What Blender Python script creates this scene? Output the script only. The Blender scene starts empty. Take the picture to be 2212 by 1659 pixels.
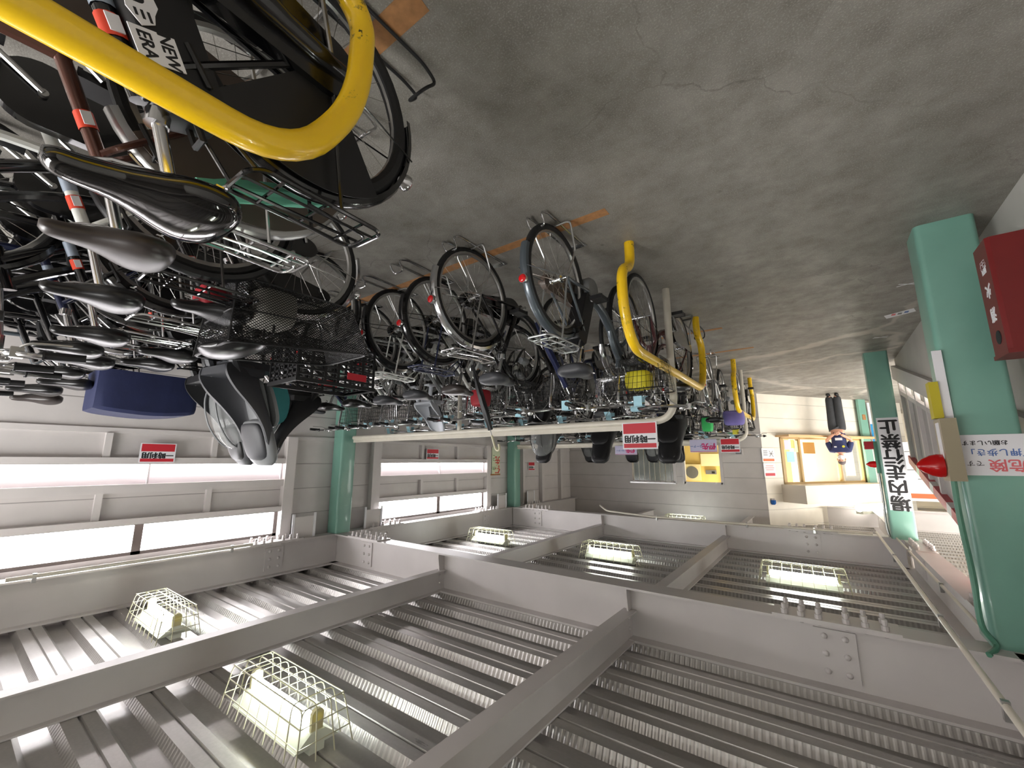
import bpy, math, random
from mathutils import Vector, Matrix, Quaternion
random.seed(7)
PI = math.pi
S = bpy.context.scene
COL = S.collection

# ------------------------------------------------------------------ camera, world, light, exposure
cam_d = bpy.data.cameras.new('camera'); cam = bpy.data.objects.new('camera', cam_d); COL.objects.link(cam)
yaw, pitch = math.radians(-36.33), math.radians(-10.49)
fw = Vector((-math.sin(yaw)*math.cos(pitch), math.cos(yaw)*math.cos(pitch), math.sin(pitch)))
rt = Vector((math.cos(yaw), math.sin(yaw), 0)); upv = rt.cross(fw)
# the photograph was taken with the camera held upside down
cam.matrix_world = Matrix(((-rt.x, -upv.x, -fw.x, 0), (-rt.y, -upv.y, -fw.y, 0), (-rt.z, -upv.z, -fw.z, 1.40), (0, 0, 0, 1)))
cam_d.sensor_width = 36; cam_d.lens = 36*900/2212; cam_d.clip_start = 0.02
S.camera = cam
S.view_settings.view_transform = 'Standard'; S.view_settings.look = 'None'
S.view_settings.gamma = 1; S.view_settings.use_curve_mapping = False
S.view_settings.exposure = 1.55
w = bpy.data.worlds.new('sky'); S.world = w; w.use_nodes = True
w.node_tree.nodes['Background'].inputs[0].default_value = (0.9, 0.95, 1, 1)
w.node_tree.nodes['Background'].inputs[1].default_value = 2.2
WIN_E, TUBE_E, SILL_E = 7.5, 15.0, 5.0

def area(name, loc, rot, sx, sy, power, col=(1, 1, 1)):
    d = bpy.data.lights.new(name, 'AREA'); d.shape = 'RECTANGLE'; d.size = sx; d.size_y = sy; d.energy = power; d.color = col
    o = bpy.data.objects.new(name, d); COL.objects.link(o); o.location = loc; o.rotation_euler = rot; return o
# stand-in for daylight at the far-left entrance, and added overhead fill behind the camera
area('entrance_daylight', (-3.4, 9.6, 2.3), (0, math.radians(-60), math.radians(10)), 2.2, 3.6, 115, (1, .97, .92))
area('rear_fill_light', (3.5, -2.5, 2.62), (0, 0, 0), 4.0, 1.6, 190, (1, .99, .98))

# ------------------------------------------------------------------ materials
MC = {}
def srgb(c):
    return tuple(((v/255)/12.92 if v/255 <= .04045 else ((v/255+.055)/1.055)**2.4) for v in c)
def mat(name, rgb, rough=.5, metal=0.0, spec=.5, var=0.0, scale=6.0, bump=0.0, emit=0.0, trans=0.0, coat=0.0, alpha=1.0):
    if name in MC: return MC[name]
    m = bpy.data.materials.new(name); m.use_nodes = True; nt = m.node_tree; b = nt.nodes['Principled BSDF']
    c = srgb(rgb); b.inputs['Base Color'].default_value = (*c, 1); b.inputs['Roughness'].default_value = rough
    b.inputs['Metallic'].default_value = metal; b.inputs['Specular IOR Level'].default_value = spec
    b.inputs['Coat Weight'].default_value = coat; b.inputs['Coat Roughness'].default_value = .06
    b.inputs['Alpha'].default_value = alpha
    if trans: b.inputs['Transmission Weight'].default_value = trans
    if emit:
        b.inputs['Emission Color'].default_value = (*c, 1); b.inputs['Emission Strength'].default_value = emit
    tc = nt.nodes.new('ShaderNodeTexCoord'); n = nt.nodes.new('ShaderNodeTexNoise'); n.inputs['Scale'].default_value = scale
    n.inputs['Detail'].default_value = 5; nt.links.new(tc.outputs['Object'], n.inputs['Vector'])
    if var and not emit:
        mr = nt.nodes.new('ShaderNodeMapRange'); mr.inputs[3].default_value = 1-var; mr.inputs[4].default_value = 1+var
        mr.inputs[1].default_value = .3; mr.inputs[2].default_value = .7
        nt.links.new(n.outputs['Fac'], mr.inputs[0])
        mx = nt.nodes.new('ShaderNodeVectorMath'); mx.operation = 'SCALE'; mx.inputs[0].default_value = c
        nt.links.new(mr.outputs[0], mx.inputs['Scale']); nt.links.new(mx.outputs[0], b.inputs['Base Color'])
    if bump:
        bp = nt.nodes.new('ShaderNodeBump'); bp.inputs['Strength'].default_value = bump; bp.inputs['Distance'].default_value = .01
        nt.links.new(n.outputs['Fac'], bp.inputs['Height']); nt.links.new(bp.outputs[0], b.inputs['Normal'])
    MC[name] = m; return m
def nodes(name, rough=.5, metal=0.0):
    m = bpy.data.materials.new(name); m.use_nodes = True; nt = m.node_tree; b = nt.nodes['Principled BSDF']
    b.inputs['Roughness'].default_value = rough; b.inputs['Metallic'].default_value = metal
    MC[name] = m
    def N(t, **kw):
        x = nt.nodes.new('ShaderNode'+t)
        for k, v in kw.items():
            if k in ('operation', 'blend_type', 'data_type', 'feature', 'wave_type', 'bands_direction', 'wave_profile'): setattr(x, k, v)
            else: x.inputs[k].default_value = v
        return x
    return m, nt, b, N, nt.links.new
def mix(nt, fac, a, b2):
    x = nt.nodes.new('ShaderNodeMix'); x.data_type = 'RGBA'
    if isinstance(fac, (int, float)): x.inputs[0].default_value = fac
    else: nt.links.new(fac, x.inputs[0])
    for s, v in ((6, a), (7, b2)):
        if isinstance(v, tuple): x.inputs[s].default_value = (*v[:3], 1)
        else: nt.links.new(v, x.inputs[s])
    return x.outputs[2]
def ramp(nt, src, lo, hi, a=0.0, b=1.0):
    x = nt.nodes.new('ShaderNodeMapRange'); x.inputs[1].default_value = lo; x.inputs[2].default_value = hi
    x.inputs[3].default_value = a; x.inputs[4].default_value = b; nt.links.new(src, x.inputs[0]); return x.outputs[0]

def concrete():
    m, nt, b, N, L = nodes('concrete_floor', .5)
    tc = N('TexCoord'); P = tc.outputs['Object']
    big = N('TexNoise', Scale=.9, Detail=6, Roughness=.65); L(P, big.inputs['Vector'])
    mid = N('TexNoise', Scale=5, Detail=8, Roughness=.7); L(P, mid.inputs['Vector'])
    fine = N('TexNoise', Scale=170, Detail=3); L(P, fine.inputs['Vector'])
    v = N('TexVoronoi', Scale=240); L(P, v.inputs['Vector'])
    c = mix(nt, ramp(nt, big.outputs['Fac'], .3, .72), srgb((128, 124, 118)), srgb((162, 158, 151)))
    c = mix(nt, ramp(nt, mid.outputs['Fac'], .38, .66, 0, .75), c, srgb((112, 107, 99)))
    c = mix(nt, ramp(nt, fine.outputs['Fac'], .52, .72, 0, .5), c, srgb((190, 186, 176)))
    c = mix(nt, ramp(nt, v.outputs['Distance'], .12, .3, .35, 0), c, srgb((92, 88, 82)))
    # dark spots
    sp = N('TexVoronoi', Scale=2.6); L(P, sp.inputs['Vector'])
    c = mix(nt, ramp(nt, sp.outputs['Distance'], .018, .05, .6, 0), c, srgb((72, 68, 62)))
    # cracks
    wn = N('TexNoise', Scale=2.5, Detail=6); L(P, wn.inputs['Vector'])
    ad = N('VectorMath', operation='MULTIPLY_ADD'); L(wn.outputs['Color'], ad.inputs[0]); ad.inputs[1].default_value = (.55, .55, 0); L(P, ad.inputs[2])
    cr = N('TexVoronoi', feature='DISTANCE_TO_EDGE', Scale=.42); L(ad.outputs[0], cr.inputs['Vector'])
    gate = ramp(nt, big.outputs['Fac'], .46, .56)
    mul = N('Math', operation='MULTIPLY'); L(ramp(nt, cr.outputs['Distance'], .0008, .0026, .38, 0), mul.inputs[0]); L(gate, mul.inputs[1])
    c = mix(nt, mul.outputs[0], c, srgb((78, 74, 68)))
    # pale patched cracks
    c2 = N('TexVoronoi', feature='DISTANCE_TO_EDGE', Scale=.3); a2 = N('VectorMath', operation='ADD'); L(ad.outputs[0], a2.inputs[0]); a2.inputs[1].default_value = (3.3, 1.7, 0); L(a2.outputs[0], c2.inputs['Vector'])
    sep = N('SeparateXYZ'); L(P, sep.inputs[0])
    m2 = N('Math', operation='MULTIPLY'); L(ramp(nt, c2.outputs['Distance'], .006, .016, .6, 0), m2.inputs[0]); L(ramp(nt, sep.outputs['Y'], 4.0, 5.2), m2.inputs[1])
    c = mix(nt, m2.outputs[0], c, srgb((196, 188, 178)))
    L(c, b.inputs['Base Color'])
    L(ramp(nt, mid.outputs['Fac'], .3, .7, .38, .6), b.inputs['Roughness'])
    bp = N('Bump', Strength=.35, Distance=.004); L(fine.outputs['Fac'], bp.inputs['Height']); L(bp.outputs[0], b.inputs['Normal'])
    return m
def siding(name, rgb, pitch, z0, line=.008, axis='Z', dark=.55):
    m, nt, b, N, L = nodes(name, .45)
    tc = N('TexCoord'); sep = N('SeparateXYZ'); L(tc.outputs['Object'], sep.inputs[0])
    s = N('Math', operation='SUBTRACT'); L(sep.outputs[axis], s.inputs[0]); s.inputs[1].default_value = z0 - 50*pitch
    f = N('Math', operation='MODULO'); L(s.outputs[0], f.inputs[0]); f.inputs[1].default_value = pitch
    c = srgb(rgb); n = N('TexNoise', Scale=4.0, Detail=5); L(tc.outputs['Object'], n.inputs['Vector'])
    base = mix(nt, ramp(nt, n.outputs['Fac'], .3, .7), tuple(x*.95 for x in c), tuple(min(1, x*1.04) for x in c))
    k = ramp(nt, f.outputs[0], line*.5, line, 1, 0)
    L(mix(nt, k, base, tuple(x*dark for x in c)), b.inputs['Base Color'])
    bp = N('Bump', Strength=.6, Distance=.006); L(ramp(nt, f.outputs[0], 0, line*1.4), bp.inputs['Height']); L(bp.outputs[0], b.inputs['Normal'])
    return m
def deckmat(name, dimples):
    m, nt, b, N, L = nodes(name, .36, .55)
    tc = N('TexCoord'); P = tc.outputs['Object']
    n = N('TexNoise', Scale=3, Detail=6, Roughness=.7); mp = N('Mapping'); mp.inputs['Scale'].default_value = (.25, 1.2, 1); L(P, mp.inputs['Vector']); L(mp.outputs[0], n.inputs['Vector'])
    v = N('TexVoronoi', Scale=60); L(P, v.inputs['Vector'])
    c = mix(nt, ramp(nt, n.outputs['Fac'], .3, .7), srgb((162, 159, 156)), srgb((196, 193, 190)))
    c = mix(nt, ramp(nt, v.outputs['Distance'], 0, .8, 0, .12), c, srgb((120, 118, 112)))
    L(ramp(nt, n.outputs['Fac'], .3, .7, .26, .46), b.inputs['Roughness'])
    if dimples:
        sep = N('SeparateXYZ'); L(P, sep.inputs[0])
        mo = N('Math', operation='PINGPONG'); L(sep.outputs['X'], mo.inputs[0]); mo.inputs[1].default_value = .0165
        h = ramp(nt, mo.outputs[0], .004, .011)
        c = mix(nt, h, c, srgb((158, 155, 151)))
        bp = N('Bump', Strength=.5, Distance=.005); bp.invert = True; L(h, bp.inputs['Height']); L(bp.outputs[0], b.inputs['Normal'])
    L(c, b.inputs['Base Color']); return m
def lattice(name, rgb, pitch, wire):
    m, nt, b, N, L = nodes(name, .35, .3); b.inputs['Base Color'].default_value = (*srgb(rgb), 1)
    tc = N('TexCoord'); sep = N('SeparateXYZ'); L(tc.outputs['UV'], sep.inputs[0])
    outs = []
    for sgn in (1, -1):
        a = N('Math', operation='MULTIPLY_ADD'); L(sep.outputs['Y'], a.inputs[0]); a.inputs[1].default_value = sgn*.9; L(sep.outputs['X'], a.inputs[2])
        p = N('Math', operation='PINGPONG'); L(a.outputs[0], p.inputs[0]); p.inputs[1].default_value = pitch/2
        outs.append(ramp(nt, p.outputs[0], wire*.4, wire*.6, 1, 0))
    mx = N('Math', operation='MAXIMUM'); L(outs[0], mx.inputs[0]); L(outs[1], mx.inputs[1]); L(mx.outputs[0], b.inputs['Alpha'])
    return m
def striped(name, a, c, period, duty, skew, ax='Y'):
    m, nt, b, N, L = nodes(name, .4); tc = N('TexCoord'); sep = N('SeparateXYZ'); L(tc.outputs['Object'], sep.inputs[0])
    q = N('Math', operation='MULTIPLY_ADD'); L(sep.outputs['Z'], q.inputs[0]); q.inputs[1].default_value = skew; L(sep.outputs[ax], q.inputs[2])
    a1 = N('Math', operation='ADD'); L(q.outputs[0], a1.inputs[0]); a1.inputs[1].default_value = 50*period
    mo = N('Math', operation='MODULO'); L(a1.outputs[0], mo.inputs[0]); mo.inputs[1].default_value = period
    gt = N('Math', operation='GREATER_THAN'); L(mo.outputs[0], gt.inputs[0]); gt.inputs[1].default_value = period*duty
    L(mix(nt, gt.outputs[0], srgb(a), srgb(c)), b.inputs['Base Color']); return m
def scuffed_yellow():
    m, nt, b, N, L = nodes('yellow_paint', .3); b.inputs['Coat Weight'].default_value = .4
    tc = N('TexCoord'); P = tc.outputs['Object']
    n = N('TexNoise', Scale=26, Detail=7, Roughness=.75); L(P, n.inputs['Vector'])
    sep = N('SeparateXYZ'); L(P, sep.inputs[0])
    g = N('TexNoise', Scale=5, Detail=2); L(P, g.inputs['Vector'])
    k1 = ramp(nt, n.outputs['Fac'], .57, .59); k2 = ramp(nt, sep.outputs['Z'], .62, .5); k3 = ramp(nt, g.outputs['Fac'], .48, .56)
    a = N('Math', operation='MULTIPLY'); L(k1, a.inputs[0]); L(k2, a.inputs[1])
    a2 = N('Math', operation='MULTIPLY'); L(a.outputs[0], a2.inputs[0]); L(k3, a2.inputs[1])
    base = mix(nt, ramp(nt, g.outputs['Fac'], .3, .7), srgb((248, 200, 16)), srgb((255, 210, 30)))
    L(mix(nt, a2.outputs[0], base, srgb((58, 50, 30))), b.inputs['Base Color']); return m

STEEL = mat('painted_steel', (202, 197, 195), .38, var=.04, scale=3)
FRAMEP = mat('painted_frame', (207, 202, 200), .42, var=.04, scale=3)
PANEL = siding('wall_panel', (203, 198, 196), .31, 1.43)
SIDE = siding('office_siding', (204, 199, 196), .31, 1.43)
CREAM = siding('cream_siding', (234, 228, 216), .31, 1.43)
FLOOR = concrete()
DECK = deckmat('galvanised_deck', False); DIMP = deckmat('dimpled_deck', True)
TEAL = mat('teal_paint', (120, 168, 152), .35, var=.05, scale=5, coat=.2)
TEALD = mat('teal_paint_dark', (84, 138, 116), .4, var=.06, scale=4)
YEL = scuffed_yellow()
CREAMT = mat('cream_pipe_paint', (214, 208, 194), .35, var=.05, scale=8)
BLK = mat('black_gloss_paint', (12, 12, 14), .18, coat=.6, var=.1)
BLKM = mat('black_plastic', (17, 17, 19), .45, var=.12, scale=20)
RUB = mat('tyre_rubber', (24, 24, 25), .7, var=.12, scale=30, bump=.3)
CHR = mat('chrome', (205, 206, 208), .16, 1.0)
ALU = mat('aluminium_rim', (178, 178, 176), .3, .9)
SPK = mat('spoke_steel', (190, 188, 184), .25, 1.0)
SILV = mat('silver_paint', (170, 172, 172), .28, .7)
GREY = mat('grey_paint', (84, 92, 98), .3, .4, coat=.3)
WHITE = mat('white_paint', (222, 224, 220), .3, coat=.3)
NAVY = mat('navy_paint', (24, 32, 64), .3, coat=.4)
MAROON = mat('maroon_paint', (74, 22, 26), .3, coat=.4)
BRONZE = mat('bronze_paint', (96, 62, 52), .25, .5, coat=.4)
LEATH = mat('black_vinyl', (20, 20, 21), .3, var=.1, scale=40)
LEATHB = mat('brown_vinyl', (52, 46, 44), .38, var=.1, scale=40)
GLOSSV = mat('glossy_black_vinyl', (8, 8, 9), .07, coat=.5)
GUARD = mat('smoked_plastic', (92, 80, 72), .45, var=.06)
REDL = mat('red_reflector', (200, 16, 22), .15, coat=.6)
BLUEP = mat('pale_blue_paper', (164, 208, 222), .7)
YELP = mat('yellow_paper', (222, 214, 70), .7)
WPAP = mat('white_paper', (232, 232, 236), .6)
LAVP = mat('lavender_paper', (204, 200, 226), .6)
REDP = mat('red_print', (196, 38, 52), .5); INK = mat('black_ink', (26, 26, 28), .6)
BLUEI = mat('blue_ink', (86, 116, 176), .6); PINKI = mat('pink_ink', (224, 112, 118), .6); MAGI = mat('magenta_ink', (206, 36, 110), .6)
ORNG = mat('orange_print', (214, 116, 70), .6); GREENI = mat('green_ink', (70, 130, 60), .6)
CHARC = mat('charcoal_plastic', (52, 53, 57), .5, var=.06)
GREYP = mat('mid_grey_plastic', (120, 122, 124), .45, var=.05)
LGREY = mat('light_grey_plastic', (176, 180, 186), .4)
NAVYF = mat('navy_cloth', (26, 34, 72), .8, var=.1, scale=10, bump=.3)
PURPF = mat('purple_cloth', (122, 112, 176), .8, var=.1, scale=10)
TEALC = mat('teal_cloth', (44, 118, 120), .75, var=.06)
MINT = mat('mint_cloth', (112, 196, 168), .7, var=.08, scale=14)
MESHB = lattice('black_mesh', (18, 18, 19), .014, .0042)
TAPE = mat('brown_tape', (170, 122, 78), .7, var=.18, scale=30, bump=.3)
STONE = mat('grey_board', (150, 150, 150), .8, var=.15, scale=20)
PANE = mat('bright_frosted_pane', (255, 252, 255), .5, emit=WIN_E)
SILLP = mat('bright_strip_pane', (255, 250, 252), .5, emit=SILL_E)
REVEAL = mat('white_reveal', (236, 228, 230), .6)
TUBE = mat('lit_fluorescent_tube', (248, 253, 250), .5, emit=TUBE_E)
LAMPW = mat('lamp_enamel', (226, 232, 218), .3)
WIREY = mat('cream_wire', (214, 212, 184), .35, .3)
DARKF = mat('dark_bronze_sash', (92, 82, 78), .4)
CLEAR = mat('clear_vinyl', (236, 240, 240), .08, alpha=.22)
GLASS = mat('window_glass', (236, 244, 246), .03, alpha=.12)
GLASSD = mat('office_glass', (150, 160, 158), .1, alpha=.35)

# ------------------------------------------------------------------ mesh helpers
class MB:
    def __init__(s): s.v = []; s.f = []; s.mi = []; s.cur = 0
    def face(s, ids): s.f.append(tuple(ids)); s.mi.append(s.cur)
    def box(s, x0, x1, y0, y1, z0, z1, M=None):
        b = len(s.v); pts = [(x, y, z) for z in (z0, z1) for y in (y0, y1) for x in (x0, x1)]
        if M: pts = [tuple(M @ Vector(p)) for p in pts]
        s.v += pts
        for q in ((0, 2, 3, 1), (4, 5, 7, 6), (0, 1, 5, 4), (2, 6, 7, 3), (0, 4, 6, 2), (1, 3, 7, 5)): s.face([b+i for i in q])
        return s
    def tube(s, path, r, n=8, closed=False, caps=True):
        P = [Vector(p) for p in path]; k = len(P); R = r if isinstance(r, (list, tuple)) else [r]*k
        T = []
        for i in range(k):
            a = P[i-1] if (i > 0 or closed) else P[i]; c = P[(i+1) % k] if (i < k-1 or closed) else P[i]
            t = (c-a); T.append(t.normalized() if t.length > 1e-9 else Vector((0, 0, 1)))
        u = T[0].orthogonal().normalized(); b = len(s.v)
        for i in range(k):
            u = (u - T[i]*u.dot(T[i])); u = u.normalized() if u.length > 1e-6 else T[i].orthogonal().normalized()
            w2 = T[i].cross(u)
            for j in range(n):
                a = 2*PI*j/n; s.v.append(tuple(P[i] + (u*math.cos(a) + w2*math.sin(a))*R[i]))
        for i in range(k if closed else k-1):
            for j in range(n):
                i2 = (i+1) % k; s.face((b+i*n+j, b+i*n+(j+1) % n, b+i2*n+(j+1) % n, b+i2*n+j))
        if caps and not closed:
            s.face([b+j for j in reversed(range(n))]); s.face([b+(k-1)*n+j for j in range(n)])
        return s
    def loft(s, secs, closed=True, caps=True):
        b = len(s.v); n = len(secs[0])
        for sec in secs: s.v += [tuple(p) for p in sec]
        for i in range(len(secs)-1):
            for j in range(n if closed else n-1):
                s.face((b+i*n+j, b+i*n+(j+1) % n, b+(i+1)*n+(j+1) % n, b+(i+1)*n+j))
        if caps: s.face([b+j for j in reversed(range(n))]); s.face([b+(len(secs)-1)*n+j for j in range(n)])
        return s
    def lathe(s, prof, c=(0, 0, 0), ax='Z', n=20):
        secs = []
        for r, h in prof:
            sec = []
            for j in range(n):
                a = 2*PI*j/n; p = (r*math.cos(a), r*math.sin(a), h)
                if ax == 'X': p = (p[2], p[0], p[1])
                if ax == 'Y': p = (p[1], p[2], p[0])
                sec.append((p[0]+c[0], p[1]+c[1], p[2]+c[2]))
            secs.append(sec)
        return s.loft(secs)
    def prism(s, poly, a, c, plane='XZ'):
        def pt(p, h): return (p[0], h, p[1]) if plane == 'XZ' else ((h, p[0], p[1]) if plane == 'YZ' else (p[0], p[1], h))
        return s.loft([[pt(p, a) for p in poly], [pt(p, c) for p in poly]])
    def xform(s, M):
        s.v = [tuple(M @ Vector(p)) for p in s.v]; return s
    def mesh(s, name, mats=(), smooth=True, ang=38, uv=None):
        me = bpy.data.meshes.new(name); me.from_pydata(s.v, [], s.f); me.validate()
        for m in mats: me.materials.append(m)
        if len(mats) > 1: me.polygons.foreach_set('material_index', s.mi[:len(me.polygons)])
        if smooth:
            me.polygons.foreach_set('use_smooth', [True]*len(me.polygons)); me.set_sharp_from_angle(angle=math.radians(ang))
        if uv:
            l = me.uv_layers.new(name='uv')
            for p in me.polygons:
                nx = p.normal
                for li in p.loop_indices:
                    c = me.vertices[me.loops[li].vertex_index].co
                    a = max(range(3), key=lambda q: abs(nx[q]))
                    l.data[li].uv = (c[(a+1) % 3], c[(a+2) % 3])
        me.update(); return me
def smoothp(pts, n=6, closed=False):
    P = [Vector(p) for p in pts]; out = []; k = len(P)
    for i in range(k if closed else k-1):
        if closed: p0, p1, p2, p3 = P[i-1], P[i], P[(i+1) % k], P[(i+2) % k]
        else: p0, p1, p2, p3 = P[max(i-1, 0)], P[i], P[i+1], P[min(i+2, k-1)]
        for j in range(n):
            t = j/n; out.append(.5*((2*p1) + (p2-p0)*t + (2*p0-5*p1+4*p2-p3)*t*t + (3*p1-p0-3*p2+p3)*t**3))
    if not closed: out.append(P[-1])
    return out
def rounded(pts, rad, n=5):
    P = [Vector(p) for p in pts]; out = [P[0]]
    for i in range(1, len(P)-1):
        a = (P[i-1]-P[i]); c = (P[i+1]-P[i]); r = min(rad, a.length*.49, c.length*.49)
        A = P[i]+a.normalized()*r; Cc = P[i]+c.normalized()*r
        for j in range(n+1):
            t = j/n; out.append(A*(1-t)**2 + P[i]*2*t*(1-t) + Cc*t*t)
    out.append(P[-1]); return out
def link(name, me, parent=None, m=None, loc=None, rot=None):
    o = bpy.data.objects.new(name, me); COL.objects.link(o)
    if parent: o.parent = parent
    if loc: o.location = loc
    if rot: o.rotation_euler = rot
    if m and me is not None and len(me.materials) == 1 and me.materials[0] is not m:
        o.material_slots[0].link = 'OBJECT'; o.material_slots[0].material = m
    return o
def obj(name, mb, m, parent=None, smooth=True, loc=None, rot=None, ang=38, uv=None):
    ms = m if isinstance(m, (list, tuple)) else [m]
    return link(name, mb.mesh(name, ms, smooth, ang, uv), parent, None, loc, rot)
def tag(o, label, cat, group=None):
    o['label'] = label; o['category'] = cat
    if group: o['group'] = group
    return o
def thing(name, label, cat, loc=(0, 0, 0), rz=0, group=None):
    o = bpy.data.objects.new(name, None); COL.objects.link(o); o.location = loc; o.rotation_euler = (0, 0, rz); o.empty_display_size = .1
    return tag(o, label, cat, group)
def struct(name, mb, m, parent=None, **k):
    o = obj(name, mb, m, parent, **k)
    if not parent: o['kind'] = 'structure'
    return o
def text(name, body, size, m, parent, loc, rot, bold=.0, align='CENTER', sx=1.0, line=1.0, depth=.0008, thick=0.0):
    c = bpy.data.curves.new(name, 'FONT'); c.body = body; c.size = size; c.align_x = align; c.align_y = 'CENTER'
    c.extrude = depth; c.offset = bold; c.space_line = line; c.resolution_u = 3
    t = bpy.data.objects.new(name, c); COL.objects.link(t)
    bpy.context.view_layer.update()
    me = bpy.data.meshes.new_from_object(t.evaluated_get(bpy.context.evaluated_depsgraph_get()))
    bpy.data.objects.remove(t); me.name = name; me.materials.clear(); me.materials.append(m)
    if thick:
        import bmesh
        bm = bmesh.new()
        for dx, dy in ((0, 0), (thick, 0), (-thick, 0), (0, thick*.7), (0, -thick*.7)):
            m2 = me.copy(); m2.transform(Matrix.Translation((dx, dy, .00002*(dx+dy)/thick))); bm.from_mesh(m2); bpy.data.meshes.remove(m2)
        bm.to_mesh(me); bm.free()
    o = link(name, me, parent, None, loc, rot); o.scale = (sx, 1, 1); return o
RX = (PI/2, 0, 0); RW = (PI/2, 0, -PI/2); RL = (PI/2, 0, PI/2)      # facing -Y, -X, +X

# ------------------------------------------------------------------ the setting
XR, XL, ZG, ZD = 5.46, -0.95, 2.33, 2.70
struct('floor', MB().box(-4.5, 8.5, -4.6, 17, -.1, 0), FLOOR, smooth=False)
# galvanised deck: ribs run across the room (along X), one period every 0.2925 m
def deck(x0, x1, y0, y1):
    b = MB(); p = .2925; k0 = math.floor((y0-3.18)/p); k1 = math.ceil((y1-3.18)/p)
    prof = []
    for k in range(k0, k1):
        y = 3.18 + k*p
        prof += [(y-.008, ZD+.045, 0), (y+.016, ZD, 1), (y+.078, ZD, 0), (y+.083, ZD+.012, 0), (y+.090, ZD+.012, 0), (y+.095, ZD, 0), (y+.150, ZD, 0), (y+.185, ZD+.045, 0)]
    n = len(prof)
    for x in (x0, x1): b.v += [(x, q[0], q[1]) for q in prof]
    for i in range(n-1):
        b.cur = 1 if prof[i+1][2] else 0
        b.face((i, i+1, n+i+1, n+i))
    return b
struct('ceiling', deck(-4.5, 8.5, -4.6, 17), [DECK, DIMP], smooth=False)
struct('trim_1', MB().box(-4.5, 8.5, -4.6, 17, 2.8, 2.86), STEEL, smooth=False)          # slab above the deck
# right wall with its window bays
def wall_with_holes(x, y0, y1, z0, z1, holes, th=.08):
    ys = sorted({y0, y1, *[h[0] for h in holes], *[h[1] for h in holes]}); zs = sorted({z0, z1, *[h[2] for h in holes], *[h[3] for h in holes]})
    b = MB()
    for i in range(len(ys)-1):
        for j in range(len(zs)-1):
            cy, cz = (ys[i]+ys[i+1])/2, (zs[j]+zs[j+1])/2
            if any(h[0] < cy < h[1] and h[2] < cz < h[3] for h in holes): continue
            b.box(x, x+th, ys[i], ys[i+1], zs[j], zs[j+1])
    return b
bays = [(-.14, 2.58), (3.98, 6.48)]
holes = []
for a, c in bays: holes += [(a, c, 2.0, 2.29), (a, c, 1.43, 1.62)]
struct('wall_right', wall_with_holes(XR, -4.6, 10.1, 0, 2.8, holes), PANEL, smooth=False)
struct('wall_back', MB().box(-4.5, 8.5, -4.7, -4.6, 0, 2.8), PANEL, smooth=False)
struct('trim_2', MB().box(XR-.03, XR, -4.6, 10.0, 1.085, 1.135), FRAMEP, smooth=False)   # rail along the wall top of dado
wn = 1
for bi, (a, c) in enumerate(bays):
    f = MB(); xf = XR-.05
    for z0, z1 in ((1.365, 1.43), (1.62, 1.70), (1.94, 2.0)): f.box(xf-.02, XR, a-.02, c+.02, z0, z1)
    f.box(xf-.04, XR, a-.14, a, 1.1, ZG); f.box(xf-.04, XR, c, c+.12, 1.1, ZG)
    L = c-a
    for t in (.395, .715) if bi == 0 else (.34, .68):
        f.box(xf, XR, a+L*t-.02, a+L*t+.03, 1.135, 1.365); f.box(xf, XR, a+L*t-.02, a+L*t+.03, 1.70, 1.94)
    struct('trim_%d' % (3+bi), f, FRAMEP, smooth=False)
    wt = struct('window_%d' % wn, MB().box(XR+.045, XR+.05, a, c, 2.0, 2.29), PANE, smooth=False); wn += 1
    sh = MB(); mid = a+L*.52
    for y in (a+.02, mid, c-.02): sh.box(XR+.01, XR+.04, y-.035 if y == mid else y-.02, y+.035 if y == mid else y+.02, 2.0, 2.29)
    sh.box(XR+.01, XR+.04, a, c, 2.26, 2.29); sh.box(XR+.01, XR+.04, a, c, 2.0, 2.012)
    struct('window_sash', sh, DARKF, wt, smooth=False)
    wt = struct('window_%d' % wn, MB().box(XR+.10, XR+.105, a, c, 1.41, 1.485), SILLP, smooth=False); wn += 1
    rv = MB().prism([(XR+.105, 1.485), (XR+.005, 1.625), (XR+.03, 1.64), (XR+.13, 1.50)], a, c, 'XZ')
    for y in (a, a+L*.52, c-.015): rv.box(XR, XR+.1, y, y+.015, 1.43, 1.62)
    struct('window_reveal', rv, REVEAL, wt, smooth=False)
# third bay: plain boarded posts
f = MB()
for y, h in ((7.72, .07), (8.5, .10), (9.38, .07)): f.box(XR-.09, XR, y, y+h, 1.1, ZG)
struct('trim_5', f, FRAMEP, smooth=False)
# far office wall with two window openings
YO = 10.02
def office():
    b = MB(); xs = [.99, 1.78, 2.56, 2.76, 3.78, 8.5]; zs = [0, 1.04, 1.87, 2.8]
    for i in range(5):
        for j in range(3):
            if j == 1 and i in (1, 3): continue
            b.box(xs[i], xs[i+1], YO, YO+.1, zs[j], zs[j+1])
    return b
struct('wall_far', office(), SIDE, smooth=False)
d2 = Vector((-.574, .819, 0)); P0 = Vector((.99, YO, 0))
DM = Matrix(((-.574, .819, 0, P0.x), (.819, .574, 0, P0.y), (0, 0, 1, 0), (0, 0, 0, 1)))   # s along the wall, t behind it, z
dg = MB()
for s0, s1, z0, z1 in ((-.0, .5, 0, 2.8), (.5, 3.0, 0, .9), (.5, 3.0, 1.87, 2.8), (3.0, 4.6, 0, 2.8)): dg.box(s0, s1, 0, .1, z0, z1, DM)
struct('wall_reception', dg, CREAM, smooth=False)
struct('trim_6', MB().box(.42, 3.15, -.5, 0, 1.87, 2.22, DM), mat('header_paint', (226, 216, 200), .5), smooth=False)   # header box over the counter
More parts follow.
